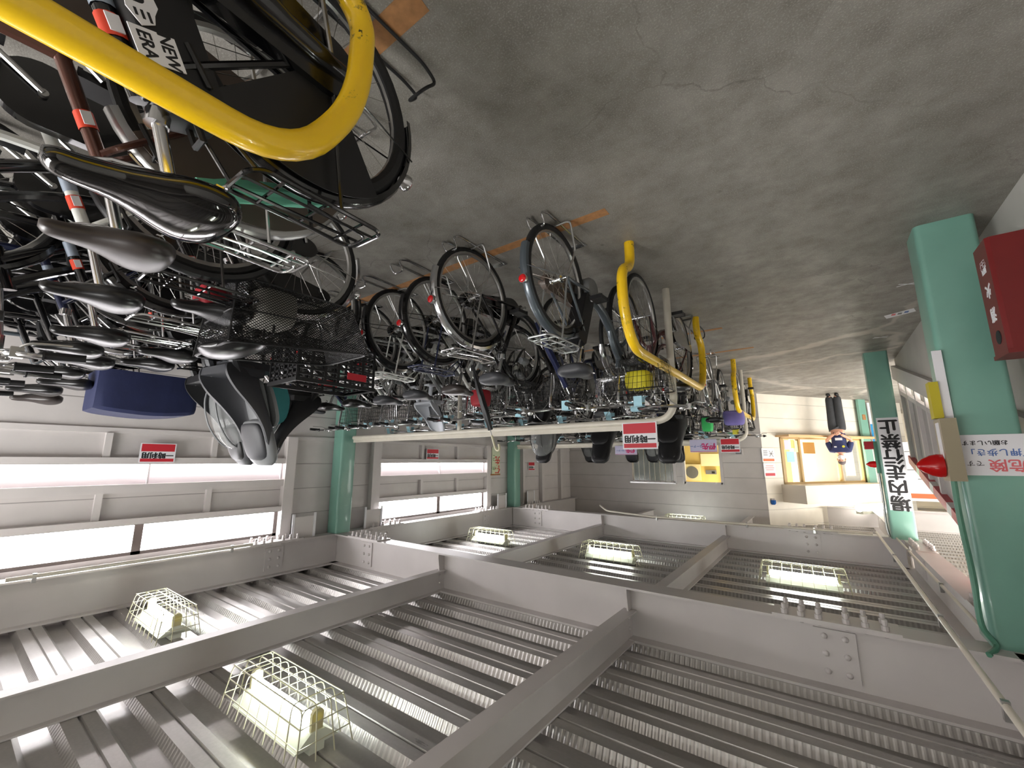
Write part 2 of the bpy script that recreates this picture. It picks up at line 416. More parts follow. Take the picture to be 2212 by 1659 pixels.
# office interior seen through the windows
ob = MB().box(.6, 8.5, 11.5, 11.6, 0, 2.8); 
struct('wall_store', MB().box(2.78, 8.5, 10.75, 10.8, 0, 2.8), mat('store_wall', (150, 158, 158), .5), smooth=False)
struct('wall_office', ob, mat('warm_wall', (238, 210, 130), .6), smooth=False)
struct('wall_booth', MB().box(1.0, 4.6, 1.5, 1.6, 0, 2.8, DM), mat('booth_wall', (232, 226, 212), .6), smooth=False)
for i, (x0, x1) in enumerate(((1.78, 2.56), (2.76, 3.78))):
    fr = MB()
    for q in ((x0-.03, x0+.03, 1.02, 1.89), (x1-.03, x1+.03, 1.02, 1.89), (x0, x1, 1.02, 1.06), (x0, x1, 1.85, 1.89)): fr.box(q[0], q[1], YO-.02, YO+.06, q[2], q[3])
    wo = struct('window_%d' % wn, fr, FRAMEP, smooth=False); wn += 1
    if i == 1:
        struct('window_pane', MB().box(x0, x1, YO+.06, YO+.065, 1.04, 1.87), GLASSD, wo, smooth=False)
        g = MB()
        for k in range(8): g.tube([(x0+.08+k*.123, YO-.03, 1.02), (x0+.08+k*.123, YO-.03, 1.89)], .009, 6)
        g.box(x0-.02, x1+.02, YO-.05, YO-.01, 1.0, 1.03); g.box(x0-.02, x1+.02, YO-.05, YO-.01, 1.88, 1.91)
        struct('window_grille', g, ALU, wo)
area('office_lamp', (1.7, 10.8, 2.6), (0, 0, 0), 1.0, .6, 15, (1, .88, .62))
area('office_lamp', (4.2, 10.8, 2.6), (0, 0, 0), 1.0, .6, 5, (.9, 1, 1))
lp = DM @ Vector((1.7, .8, 2.5)); area('booth_lamp', lp, (0, 0, 0), 1.2, .8, 70, (1, .98, .92))
# reception window: frame, pane, counter
fr = MB()
for q in ((.5, .58, .9, 1.87), (1.02, 1.07, .9, 1.87), (2.2, 2.25, .9, 1.87), (2.92, 3.0, .9, 1.87), (.5, 3.0, .9, .94), (.5, 3.0, 1.83, 1.87)): fr.box(q[0], q[1], -.02, .06, q[2], q[3], DM)
wo = struct('window_%d' % wn, fr, mat('tan_sash', (176, 150, 104), .4), smooth=False); wn += 1
struct('window_pane', MB().box(.58, 2.92, .02, .025, .94, 1.83, DM), GLASS, wo, smooth=False)
struct('counter_ledge', MB().box(.4, 3.25, -.3, .02, .865, .905, DM), mat('counter_wood', (214, 176, 128), .4), wo, smooth=False)
# outer boundary at the far left: exterior wall and the upper ramp side
struct('wall_exterior', MB().box(-4.4, -4.3, -4.6, 17, 0, 2.8), CREAM, smooth=False)
struct('wall_end', MB().box(-4.4, 8.5, 16.9, 17.0, 0, 2.8), CREAM, smooth=False)

# left side: ramp with its barrier (everything follows the slope)
def sy(y): return .08 + .254*(7.76-y)
def slab(b, x0, x1, y0, y1, a, c):
    b.prism([(y0, sy(y0)+a), (y1, sy(y1)+a), (y1, sy(y1)+c), (y0, sy(y0)+c)], x0, x1, 'YZ')
wl = MB(); ya, yb = -1.6, 7.74
wl.prism([(ya, 0), (yb, 0), (yb, sy(yb)), (ya, sy(ya))], XL-.10, XL, 'YZ')
struct('wall_left', wl, mat('ramp_wall', (190, 188, 182), .6, var=.08, scale=3), smooth=False)
bar = thing('ramp_barrier', 'grey framed sheet barrier sloping up along the ramp behind the teal columns', 'barrier', (0, 0, 0))
b = MB(); slab(b, XL-.10, XL+.05, ya, 7.76, 0, .19); obj('stringer', b, FRAMEP, bar, smooth=False)
b = MB(); slab(b, XL-.03, XL+.01, ya, 7.72, .19, .235); slab(b, XL-.03, XL+.01, ya, 7.72, .345, .40)
for k in range(18): y = 7.70-k*.5; slab(b, XL-.03, XL+.012, y-.06, y+.0, .19, 1.24)
obj('barrier_frame', b, FRAMEP, bar, smooth=False)
b = MB(); slab(b, XL-.035, XL-.025, ya, 7.7, .40, 1.24); obj('barrier_panel', b, mat('barrier_sheet', (178, 174, 172), .5), bar, smooth=False)
b = MB(); slab(b, XL-.05, XL+.03, ya, 7.74, 1.24, 1.34); o = obj('top_rail', b, striped('red_white_tape', (196, 72, 80), (226, 224, 222), .74, .76, -.4), bar, smooth=False); o['label'] = 'red and white warning tape on the rail'
# wall behind the ramp, and an added area light to brighten the barrier slits
struct('trim_7', MB().box(-2.6, -2.5, -1.0, 9.0, 0, 2.8), CREAM, smooth=False)
area('ramp_fill_light', (-1.7, 5.0, 2.6), (0, 0, 0), 1.0, 5.0, 85, (1, .97, .92))

# ------------------------------------------------------------------ steel: columns, girders, beams
def column(x0, x1, y0, y1, z1, label, name='steel_column'):
    b = MB(); r = .03; pts = []
    for cx, cy, a0 in ((x1-r, y1-r, 0), (x0+r, y1-r, 90), (x0+r, y0+r, 180), (x1-r, y0+r, 270)):
        for k in range(5): a = math.radians(a0+k*22.5); pts.append((cx+r*math.cos(a), cy+r*math.sin(a)))
    b.prism(pts, 0, z1, 'XY'); o = obj(name, b, TEAL); tag(o, label, 'column', 'teal steel columns'); return o
column(-.85, -.59, 3.31, 3.57, ZG, 'teal square column nearest the camera, with the red extinguisher box and handwritten paper')
column(-.81, -.57, 7.03, 7.27, ZG, 'teal column by the ramp carrying the tall white no-running sign')
column(5.22, 5.44, 3.22, 3.44, ZG, 'teal column on the window wall between the two lit window bays')
column(5.24, 5.45, 7.22, 7.44, ZG, 'teal column on the window wall beside the yellow-edged priority banner')
def ibeam(L, h, wf, tw, tf):
    b = MB(); b.box(0, L, -wf/2, wf/2, 0, tf); b.box(0, L, -wf/2, wf/2, h-tf, h); b.box(0, L, -tw/2, tw/2, tf, h-tf); return b
bolt_me = {}
def bolt(parent, loc, ax, r=.014, h=.014, rz=0):
    k = (ax, r, h)
    if k not in bolt_me:
        b = MB()
        if abs(h) > .02: b.lathe([(r, 0), (r, h*.45), (r*.62, h*.46), (r*.62, h*.6), (r*.8, h*.62), (r*.7, h)], ax=ax, n=8)
        else: b.lathe([(r, 0), (r*.95, h*.4), (r*.6, h*.85), (r*.2, h)], ax=ax, n=10)
        bolt_me[k] = b.mesh('bolt', [STEEL])
    o = link('bolt', bolt_me[k], parent, None, loc)
    return o
def cross_girder(y, x0, x1, label, splices, stiffs):
    g = thing('steel_girder', label, 'girder', (x0, y, ZG), 0, 'grey steel girders')
    obj('girder_section', ibeam(x1-x0, ZD-ZG, .19, .012, .015), STEEL, g, smooth=False)
    H = ZD-ZG
    for sx in stiffs:
        b = MB()
        for sd in (-1, 1): b.prism([(0, .015), (sd*.09, .015), (sd*.045, H-.015), (0, H-.015)] if False else [(sd*.006, .015), (sd*.095, .015), (sd*.095, .05), (sd*.05, H-.015), (sd*.006, H-.015)], sx-x0-.006, sx-x0+.006, 'YZ')
        obj('stiffener', b, STEEL, g, smooth=False)
    for sx in splices:
        p = MB(); p.box(sx-x0-.10, sx-x0+.10, -.018, .018, .05, H-.05); p.box(sx-x0-.30, sx-x0+.30, -.095, .095, -.012, 0)
        sp = obj('splice_plate', p, STEEL, g, smooth=False)
        for dx in (-.05, .05):
            for z in (.09, .185, .28): bolt(sp, (sx-x0+dx, -.018, z), 'Y', .017, -.014)
        for k in range(6):
            xx = sx-x0-.235+k*.085+(.045 if k > 2 else 0)
            for yy in (-.065, .065): bolt(sp, (xx, yy, -.012), 'Z', .018, -.055)
            bolt(sp, (xx, -.06, .015), 'Z', .016, .012)
    return g
cross_girder(3.30, -.72, 5.3, 'deep grey girder crossing the ceiling from the nearest teal column', [4.62, .06], [1.30, 3.30])
cross_girder(7.25, -.70, 5.3, 'grey girder crossing the ceiling further back, at the sign column', [4.70, .25], [1.30, 3.30])
cross_girder(11.2, -1.9, .05, 'far grey girder above the office front', [], [])
cross_girder(-.75, -.72, 5.3, 'grey girder above and behind the viewer', [], [])
def long_girder(x, y0, y1, label, splices=()):
    g = thing('steel_girder', label, 'girder', (x, y0, ZG), PI/2, 'grey steel girders')
    obj('girder_section', ibeam(y1-y0, ZD-ZG, .17, .012, .015), STEEL, g, smooth=False)
    for sy_ in splices:
        p = MB(); p.box(sy_-y0-.10, sy_-y0+.10, -.018, .018, .06, .31); p.box(sy_-y0-.3, sy_-y0+.3, -.085, .085, -.012, 0)
        sp = obj('splice_plate', p, STEEL, g, smooth=False)
        for dx in (-.05, .05):
            for z in (.10, .185, .27): bolt(sp, (sy_-y0+dx, .018, z), 'Y', .017, .014)
        for k in range(6):
            xx = sy_-y0-.235+k*.085+(.045 if k > 2 else 0)
            for yy in (-.06, .06): bolt(sp, (xx, yy, -.012), 'Z', .018, -.055)
            bolt(sp, (xx, .055, .015), 'Z', .016, .012)
    return g
long_girder(5.30, -.75, 3.29, 'grey girder over the near windows of the right wall', [2.5])
long_girder(5.32, 3.32, 7.24, 'grey girder over the second window bay of the right wall', [4.05, 6.4])
long_girder(5.32, 7.27, 10.0, 'grey girder over the boarded third bay of the right wall', [7.95])
long_girder(-.74, -.75, 3.29, 'grey girder on the ramp side, nearest the camera')
long_girder(-.76, 3.32, 7.24, 'grey girder on the ramp side between the two teal columns', [3.98, 6.5])
long_girder(-.74, 7.27, 11.1, 'grey girder on the ramp side beyond the sign column')
def small_beam(x, y0, y1, label):
    g = thing('ceiling_beam', label, 'beam', (x, y0, 2.50), PI/2, 'secondary ceiling beams')
    obj('beam_section', ibeam(y1-y0, .198, .10, .008, .01), STEEL, g, smooth=False)
    for z in (.05, .12):
        for yy in (.05, y1-y0-.05): bolt(g, (yy, .006, z), 'Y', .012, .012)
for x, nm in ((1.30, 'towards the ramp'), (3.30, 'towards the windows')):
    small_beam(x, -.73, 3.28, 'smaller grey ceiling beam %s, in the nearest bay' % nm)
    small_beam(x, 3.32, 7.23, 'smaller grey ceiling beam %s, in the second bay' % nm)
    small_beam(x, 7.27, 11.18, 'smaller grey ceiling beam %s, in the bay before the office' % nm)

# ------------------------------------------------------------------ guarded fluorescent lamps
def lamp_meshes():
    L, W = .80, .27; m = {}
    b = MB(); b.prism([(-.035, .0), (.035, .0), (.035, -.05), (.10, -.035), (.105, -.03), (.035, -.085), (-.035, -.085), (-.105, -.03), (-.10, -.035), (-.035, -.05)], -.33, .33, 'YZ')
    m['housing'] = b.mesh('housing', [LAMPW], False)
    m['tube'] = MB().tube([(-.29, 0, -.118), (.29, 0, -.118)], .019, 14).mesh('tube', [TUBE])
    b = MB().box(-.02, .0, -.028, .028, -.155, -.05); b.lathe([(.028, -.02), (.028, .0)], (0, 0, -.145), 'X', 16); m['socket'] = b.mesh('socket', [mat('lamp_socket', (196, 190, 150), .5)])
    b = MB(); r = .0032; hx, hy, tx, ty, zt = .40, .135, .36, .10, -.215
    for k in range(9):
        x = -tx+2*tx*k/8; b.tube(rounded([(x*hx/tx, -hy, -.01), (x, -ty, zt), (x, ty, zt), (x*hx/tx, hy, -.01)], .03, 3), r, 4)
    for yy in (-.1, -.033, .033, .1): b.tube(rounded([(-hx, yy*hy/ty, -.01), (-tx, yy, zt), (tx, yy, zt), (hx, yy*hy/ty, -.01)], .03, 3), r, 4)
    for z, q in ((-.08, .3), (-.15, .62), (zt, 1)):
        X = hx+(tx-hx)*q; Y = hy+(ty-hy)*q; b.tube([(-X, -Y, z), (X, -Y, z), (X, Y, z), (-X, Y, z)], r, 4, closed=True)
    m['guard'] = b.mesh('wire_guard', [WIREY]); return m
LM = lamp_meshes()
for x, y, lab in ((2.33, 1.22, 'lit fluorescent lamp in a wire guard, largest in the frame, under the nearest deck bay'), (4.36, 1.25, 'lit fluorescent lamp in a wire guard beside the window-side girder'),
                  (.30, 1.25, 'fluorescent lamp in a wire guard on the ramp side of the nearest bay'), (4.46, 5.48, 'lit guarded fluorescent lamp of the second bay nearest the windows'),
                  (2.42, 5.50, 'lit guarded fluorescent lamp in the middle of the second bay'), (.31, 5.58, 'lit guarded fluorescent lamp of the second bay nearest the ramp'),
                  (2.4, 9.2, 'guarded fluorescent lamp in the bay before the office')):
    t = thing('guarded_lamp', lab, 'lamp', (x, y, ZD), 0, 'guarded ceiling lamps')
    link('housing', LM['housing'], t); link('tube', LM['tube'], t); link('wire_guard', LM['guard'], t)
    link('socket', LM['socket'], t, None, (-.30, 0, 0)); link('socket', LM['socket'], t, None, (.32, 0, 0))
t = thing('ceiling_light', 'bare bright lamp under the header box of the reception', 'lamp', DM @ Vector((1.9, -.75, 2.30)), math.radians(125))
obj('housing', MB().box(-.45, .45, -.06, .06, .05, .11), LAMPW, t, smooth=False); obj('diffuser', MB().lathe([(.02, -.46), (.07, -.45), (.07, .45), (.02, .46)], ax='X', n=14), mat('lit_diffuser', (255, 250, 240), .5, emit=9), t)
t = thing('ceiling_light', 'lamp in a cream frame on the beige wall above the ramp', 'lamp', (-2.3, 8.4, 2.22), math.radians(90))
obj('housing', MB().box(-.42, .42, -.09, .09, .04, .10), mat('cream_fitting', (224, 206, 160), .4), t, smooth=False); obj('diffuser', MB().box(-.36, .36, -.06, .06, -.03, .04), MC['lit_diffuser'], t, smooth=False)

# ------------------------------------------------------------------ bicycles (local: +X forward, Z up, origin under the rear axle)
R = .335; WB = 1.09
MESH = {}
def cached(key, fn, m, **k):
    if key not in MESH: MESH[key] = fn().mesh(key.split('|')[0], [m], **k)
    return MESH[key]
def arc(cx, cz, r, a0, a1, n, y=0): return [(cx+r*math.cos(math.radians(a0+(a1-a0)*i/n)), y, cz+r*math.sin(math.radians(a0+(a1-a0)*i/n))) for i in range(n+1)]
def g_tyre(fat):
    b = MB(); r = .019*fat; return b.tube(arc(0, 0, R-r, 0, 360-360/40, 39), r, 9, closed=True)
def g_rim():
    secs = []
    for i in range(40):
        a = 2*PI*i/40; c, s = math.cos(a), math.sin(a)
        secs.append([(q*c, y, q*s) for q, y in ((R-.030, -.013), (R-.030, .013), (R-.047, .011), (R-.052, 0), (R-.047, -.011))])
    b = MB(); b.loft(secs + [secs[0]], caps=False); return b
def g_spokes():
    b = MB()
    for k in range(28):
        a = 2*PI*k/28; s = 1 if k % 2 else -1; da = (1 if (k//2) % 2 else -1)*.9
        b.tube([(.022*math.cos(a+da), s*.028, .022*math.sin(a+da)), ((R-.048)*math.cos(a), 0, (R-.048)*math.sin(a))], .0012, 3, caps=False)
    return b
def g_hub(): return MB().lathe([(.006, -.07), (.006, -.036), (.026, -.035), (.026, -.028), (.014, -.024), (.014, .024), (.026, .028), (.026, .035), (.006, .036), (.006, .07)], ax='Y', n=12)
def fender(cx, cz, a0, a1, w=.026):
    secs = []; n = 22
    for i in range(n+1):
        a = math.radians(a0+(a1-a0)*i/n); c, s = math.cos(a), math.sin(a); sec = []
        for y, d in ((-w, -.016), (-w*.8, .001), (-w*.3, .008), (w*.3, .008), (w*.8, .001), (w, -.016), (w*.93, -.016), (w*.73, -.001), (w*.25, .006), (-w*.25, .006), (-w*.73, -.001), (-w*.93, -.016)):
            q = R+.016+d; sec.append((cx+q*c, y, cz+q*s))
        secs.append(sec)
    return MB().loft(secs)
def g_frear():
    b = fender(0, R, 28, 196); a = math.radians(172)
    for y in (-.07, .07):
        b.tube([(0, y, R), (-.2, y*.75, R+.03), ((R+.02)*math.cos(a), y*.38, R+(R+.02)*math.sin(a))], .0028, 5)
    return b
def g_ffront():
    b = fender(WB, R, 15, 172, .024)
    for y in (-.06, .06): b.tube([(WB, y, R), (WB-.2, y*.7, R+.03), (WB-.35, y*.35, R+.05)], .0026, 5)
    return b
def g_frame(kind):
    b = MB(); e = kind == 'ebike'; BB = (.46, 0, .29)
    rd = .032 if e else .021
    b.tube(smoothp([(.93, 0, .60), (.78, 0, .44), (.62, 0, .335), BB], 6), rd, 10)
    if not e: b.tube(smoothp([(.91, 0, .685), (.75, 0, .53), (.58, 0, .44), (.385, 0, .42)], 6), .016, 8)
    b.tube([(.945, 0, .54), (.902, 0, .71)], .022, 10)
    b.tube([BB, (.29, 0, .68)], .0175, 10); b.lathe([(.028, -.036), (.028, .036)], (BB[0], 0, BB[2]), 'Y', 14)
    for s in (-1, 1):
        b.tube(smoothp([(BB[0]-.01, s*.03, BB[2]), (.36, s*.045, .30), (.01, s*.07, R)], 4), .0105, 7)
        b.tube(smoothp([(.305, s*.02, .64), (.25, s*.045, .585), (.01, s*.07, R+.005)], 4), .0085, 7)
    b.box(.15, .17, -.03, .03, .60, .625)
    return b
def g_sport():
    b = MB(); BB = (.44, 0, .28)
    for p, q, r in (((.95, 0, .60), BB, .017), ((.92, 0, .72), (.30, 0, .70), .014), (BB, (.28, 0, .76), .015), ((.955, 0, .56), (.915, 0, .74), .018)): b.tube([p, q], r, 9)
    b.lathe([(.026, -.035), (.026, .035)], BB, 'Y', 12)
    for s in (-1, 1):
        b.tube([(BB[0], s*.03, BB[2]), (0, s*.07, R)], .009, 7); b.tube([(.30, s*.02, .69), (0, s*.07, R)], .007, 7)
    return b
def g_fork():
    b = MB().tube([(.945, 0, .545), (.953, 0, .52)], .02, 8)
    for s in (-1, 1): b.tube(smoothp([(.950, s*.02, .53), (.962, s*.05, .49), (1.0, s*.055, .43), (1.045, s*.058, .37), (WB, s*.06, R)], 4), [.013]*12+[.011, .01, .009, .008, .008], 7)
    return b
def g_chaincase(full):
    r1, r2 = (.115, .085) if full else (.105, .05); a, c = (.46, .29), (.0, R); n = 14; pts = []
    for i in range(n+1): t = math.radians(-95+190*i/n); pts.append((a[0]+r1*math.cos(t), a[1]+r1*math.sin(t)))
    for i in range(n+1): t = math.radians(90+190*i/n); pts.append((c[0]+r2*math.cos(t), c[1]+r2*math.sin(t)))
    return MB().prism(pts, -.086, -.052, 'XZ')
def g_crank(): return MB().tube([(.46, -.095, .29), (.60, -.10, .20)], .009, 8).tube([(.46, .06, .29), (.32, .075, .38)], .009, 8).tube([(.46, -.1, .29), (.46, .075, .29)], .012, 10)
def g_pedal(): return MB().box(-.045, .045, -.04, .04, -.011, .011).box(-.05, -.04, -.042, .042, -.013, .013).box(.04, .05, -.042, .042, -.013, .013)
def g_saddle():
    secs = []
    for x, hw, top, dp in ((.0, .035, -.030, .025), (.005, .07, -.012, .05), (.03, .103, .002, .075), (.07, .114, .008, .082), (.11, .102, .004, .075), (.15, .073, -.003, .062), (.19, .047, -.006, .052), (.235, .034, -.005, .045), (.265, .027, -.009, .038), (.28, .014, -.022, .02)):
        sec = []
        for k in range(20):
            a = 2*PI*k/20; cy, sz = math.cos(a), math.sin(a)
            y = hw*(abs(cy)**.75)*(1 if cy > 0 else -1)
            z = top - dp*.45 + (dp*.45*sz**.8 if sz > 0 else dp*.55*sz)
            sec.append((x, y, z))
        secs.append(sec)
    return MB().loft(smooth_secs(secs))
def smooth_secs(secs, m=3):
    out = []; cols = [smoothp([s[j] for s in secs], m) for j in range(len(secs[0]))]
    for i in range(len(cols[0])): out.append([cols[j][i] for j in range(len(cols))])
    return out
def g_rails():
    b = MB()
    for s in (-1, 1):
        b.tube([(.03, s*.045, -.05), (.10, s*.03, -.075), (.2, s*.02, -.06), (.25, s*.012, -.035)], .0035, 5)
        b.tube([(.045+.01*math.cos(q*1.2), s*.055+.010*math.sin(q*1.2), -.045-.0035*q) for q in range(14)], .0025, 4)
    return b
def g_post(): return MB().tube([(.292, 0, .67), (.245, 0, .835)], .0132, 12).lathe([(.022, -.015), (.022, .015)], (.290, 0, .68), 'Z', 12)
def g_bar():
    b = MB().tube([(.905, 0, .70), (.872, 0, .93)], .0125, 10).tube(rounded([(.872, 0, .90), (.868, 0, .975), (.92, 0, .985)], .03, 4), .0125, 8)
    half = [(.92, .0, .988), (.915, .07, .995), (.88, .17, 1.0), (.82, .245, 1.005), (.74, .272, 1.01), (.66, .285, 1.0)]
    b.tube(smoothp([(p[0], -p[1], p[2]) for p in reversed(half[1:])] + half, 4), .0108, 9); return b
def g_flatbar():
    b = MB().tube([(.915, 0, .74), (.902, 0, .86)], .0125, 10).tube([(.902, 0, .86), (.95, 0, .885)], .014, 8)
    b.tube(smoothp([(.91, -.29, .90), (.945, -.12, .89), (.95, 0, .885), (.945, .12, .89), (.91, .29, .90)], 5), .0108, 9); return b
def g_grip(): return MB().tube([(0, 0, 0), (.11, 0, .006)], [.0155, .0165], 10).lathe([(.02, -.002), (.02, .004)], (.112, 0, .006), 'X', 10)
def g_lever():
    return MB().tube(smoothp([(.83, .235, .985), (.80, .27, .965), (.70, .31, .962)], 4), .0052, 6).box(.815, .85, .215, .245, .98, 1.02).tube(smoothp([(.84, .23, .99), (.97, .16, .985), (1.0, .06, .85), (.96, .02, .70)], 5), .0028, 5)
def g_bell(): return MB().lathe([(.004, 0), (.024, .002), (.024, .01), (.016, .022), (.003, .026)], (.86, -.19, 1.008), 'Z', 12)
def basket_wires(x0, x1, y, z0, z1, grow, nx, ny, nz, r):
    b = MB(); xi, xo = x0-grow*.3, x1+grow; yt = y+grow*.6
    def pt(u, v, t):
        xa, xb = x0+(xi-x0)*t, x1+(xo-x1)*t; yy = y+(yt-y)*t
        return (xa+(xb-xa)*u, (2*v-1)*yy, z0+(z1-z0)*t)
    for k in range(nz+1):
        t = k/nz; rr = r*2.3 if k == nz else r
        b.tube(rounded([pt(.5, 0, t), pt(0, 0, t), pt(0, 1, t), pt(1, 1, t), pt(1, 0, t), pt(.5, 0, t)], .05, 3), rr, 5 if k == nz else 3)
    for i in range(nx+1):
        u = .06+.88*i/nx; b.tube([pt(u, 0, 1), pt(u, 0, 0), pt(u, 1, 0), pt(u, 1, 1)], r, 3, caps=False)
    for j in range(ny+1):
        v = .06+.88*j/ny; b.tube([pt(0, v, 1), pt(0, v, 0), pt(1, v, 0), pt(1, v, 1)], r, 3, caps=False)
    return b
def g_basket(): return basket_wires(.99, 1.22, .155, .675, .905, .05, 8, 10, 5, .0018).tube([(1.0, .05, .68), (.97, .03, .60)], .006, 6).tube([(1.0, -.05, .68), (.97, -.03, .60)], .006, 6).tube([(1.08, .07, .675), (WB, .062, R)], .004, 5).tube([(1.08, -.07, .675), (WB, -.062, R)], .004, 5)
def g_carrier():
    b = MB(); z = .735
    b.tube(rounded([(-.05, -.075, z), (-.19, -.075, z), (-.215, -.06, z), (-.215, .06, z), (-.19, .075, z), (.12, .075, z), (.15, .055, z+.012), (.15, -.055, z+.012), (.12, -.075, z), (-.05, -.075, z)], .03, 4), .0062, 7)
    for y in (-.028, .028): b.tube([(-.215, y, z), (.15, y, z+.012)], .0045, 6)
    for x in (-.15, -.04, .07): b.tube([(x, -.075, z), (x, .075, z)], .0045, 6)
    for s in (-1, 1):
        b.tube([(-.08, s*.074, z), (-.01, s*.078, R)], .0055, 6); b.tube([(.13, s*.06, z), (.26, s*.03, .61)], .005, 6)
    b.tube(rounded([(-.0, -.05, z+.012), (-.18, -.05, z+.022), (-.18, .05, z+.022), (-.0, .05, z+.012)], .03, 4), .004, 6)
    return b
def g_stand():
    return MB().tube(rounded([(.0, .082, R-.02), (.05, .105, .16), (-.045, .125, .012), (-.045, -.125, .012), (.05, -.105, .16), (.0, -.095, R-.02)], .03, 4), .0065, 7)
def g_sidestand(): return MB().tube([(.04, .06, .30), (-.02, .10, .18), (.02, .17, .012)], .008, 7)
def g_reflector(): return MB().lathe([(.0, -.368), (.014, -.367), (.021, -.363), (.024, -.356), (.024, -.350)], (0, 0, .455), 'X', 16)
def g_rhouse(): return MB().lathe([(.027, -.358), (.027, -.345), (.012, -.325)], (0, 0, .455), 'X', 16).tube([(-.335, 0, .455), (-.34, 0, .40)], .006, 5)
def g_light(): return MB().lathe([(.004, -.05), (.028, -.045), (.036, 0), (.036, .045), (.03, .055), (.004, .058)], (1.03, .085, .47), 'X', 14)
def g_lock():
    b = MB().tube(arc(0, R, R*.96, 42, 58, 2, .04), .012, 6); b.tube([(.25, -.05, .53), (.21, -.055, .60), (.205, .055, .60), (.25, .05, .53)], .007, 6); return b
def g_battery():
    b = MB(); M = Matrix.Translation((.288, 0, .50)) @ Matrix.Rotation(math.radians(-23.5), 4, 'Y')
    pts = [(-.06+.02, -.19), (.045, -.19), (.06, -.17), (.06, .17), (.045, .19), (-.04, .19), (-.06, .17), (-.06, -.17)]
    b.loft([[(p[0], y*.045, p[1]) for p in pts] if abs(y) < 1 else [(p[0]*.9, y*.05, p[1]*.97) for p in pts] for y in (-1, -.8, .8, 1)])
    b.tube([(.0, -.02, .19), (.0, -.02, .225), (.0, .02, .225), (.0, .02, .19)], .007, 6)
    return b.xform(M)
def g_guard(full=True):
    a0, a1 = (40, 160) if full else (48, 128); b = MB()
    for y in (-.062, .060):
        n = 18; o = [(.0+(R+.008)*math.cos(math.radians(a0+(a1-a0)*i/n)), y*.7, R+(R+.008)*math.sin(math.radians(a0+(a1-a0)*i/n))) for i in range(n+1)]
        i_ = [(.06*math.cos(math.radians(a0+(a1-a0)*i/n)), y*1.15, R+.06*math.sin(math.radians(a0+(a1-a0)*i/n))) for i in range(n+1)]
        b.loft([[(p[0], p[1]+d, p[2]) for p in o] + [(p[0], p[1]+d, p[2]) for p in reversed(i_)] for d in (0, .0015)])
    return b
def g_chaincover():
    b = MB(); b.tube(smoothp([(.44, -.085, .30), (.30, -.09, .315), (.14, -.09, .335), (.02, -.085, .34), (-.05, -.08, .335)], 4), [.02]+[.034]*8+[.03]*4+[.026]*3+[.012], 12); return b
def g_motor(): return MB().lathe([(.004, -.06), (.07, -.055), (.085, -.035), (.085, .035), (.07, .055), (.004, .06)], (.40, 0, .27), 'Y', 18)
def g_tag():
    b = MB(); b.loft([[(.842+.02*t, y, 1.016-.085*t), (.844+.02*t, y, 1.016-.085*t), (.900-.01*t*t, y+.03*t, 1.016-.07*t), (.898-.01*t*t, y+.03*t, 1.016-.07*t)] for t, y in ((0, .13), (.0, .185))] if False else [[(.842, y, .945), (.842, y, 1.017), (.905, y, 1.017), (.912, y+.02, .94), (.910, y+.02, .94), (.903, y, 1.015), (.844, y, 1.015), (.844, y, .945)] for y in (.125, .185)]); return b
RC = .34
def g_seat_shell(k=1.0):
    secs = []
    for z, hw, d in ((.0, .12, .20), (.03, .15, .27), (.10, .168, .29), (.18, .17, .26), (.26, .165, .20), (.34, .158, .15), (.42, .15, .12), (.50, .142, .11), (.56, .12, .09), (.59, .08, .05)):
        xb = -.04-RC*z; o = []; i_ = []
        for q in range(17):
            a = -PI/2+PI*q/16; yy = hw*math.sin(a); xx = xb+d*(1-math.cos(a)**.8); o.append((xx, yy, z)); i_.append((xx+.02*math.cos(a)+.002, yy*.88, z))
        secs.append(o + list(reversed(i_)))
    b = MB().loft(smooth_secs(secs, 3)); b.box(-.16, .16, -.09, .09, -.03, .02); b.box(-.03, .22, -.145, .145, .03, .08)
    for s in (-1, 1): b.tube(smoothp([(.14, s*.13, .07), (.20, s*.13, -.08), (.20, s*.14, -.26)], 4), .03, 8); b.box(.15, .30, s*.14-.045, s*.14+.045, -.30, -.27)
    return b
def pad(rows, x0, n=22, m=3):
    secs = []
    for z, hw, t in rows:
        x = x0-RC*z; secs.append([(x+t*math.cos(2*PI*q/n), hw*(abs(math.sin(2*PI*q/n))**.7)*(1 if math.sin(2*PI*q/n) > 0 else -1), z) for q in range(n)])
    return MB().loft(smooth_secs(secs, m))
def g_headrest(): return pad(((.36, .07, .02), (.375, .115, .045), (.44, .140, .055), (.54, .145, .058), (.63, .125, .05), (.67, .07, .025)), .035)
def g_headpad(): return pad(((.385, .06, .012), (.395, .095, .025), (.45, .115, .032), (.54, .118, .034), (.61, .10, .028), (.635, .05, .012)), .075)
def g_cushion():
    secs = []
    for z, hw in ((.09, .10), (.12, .125), (.25, .125), (.36, .11), (.40, .08)):
        x = .0-RC*z; secs.append([(x+.03*math.cos(2*PI*q/12), hw*math.sin(2*PI*q/12), z) for q in range(12)])
    return MB().loft(smooth_secs(secs, 2))
def g_backplate():
    secs = []
    for z, hw, t in ((.10, .09, .012), (.14, .13, .02), (.28, .14, .022), (.36, .12, .02), (.40, .07, .01)):
        x = -.055-RC*z; secs.append([(x-t*(math.cos(PI*q/10-PI/2))-.005, hw*math.sin(PI*q/10-PI/2), z) for q in range(11)] + [(x+.01, hw*.9, z), (x+.01, -hw*.9, z)])
    return MB().loft(smooth_secs(secs, 2))
def dome(profile, n=20):
    secs = []
    for x, hw, z, ex in profile:
        secs.append([(x+ex*math.cos(2*PI*q/n), hw*math.sin(2*PI*q/n), z) for q in range(n)])
    return MB().loft(smooth_secs(secs, 3))
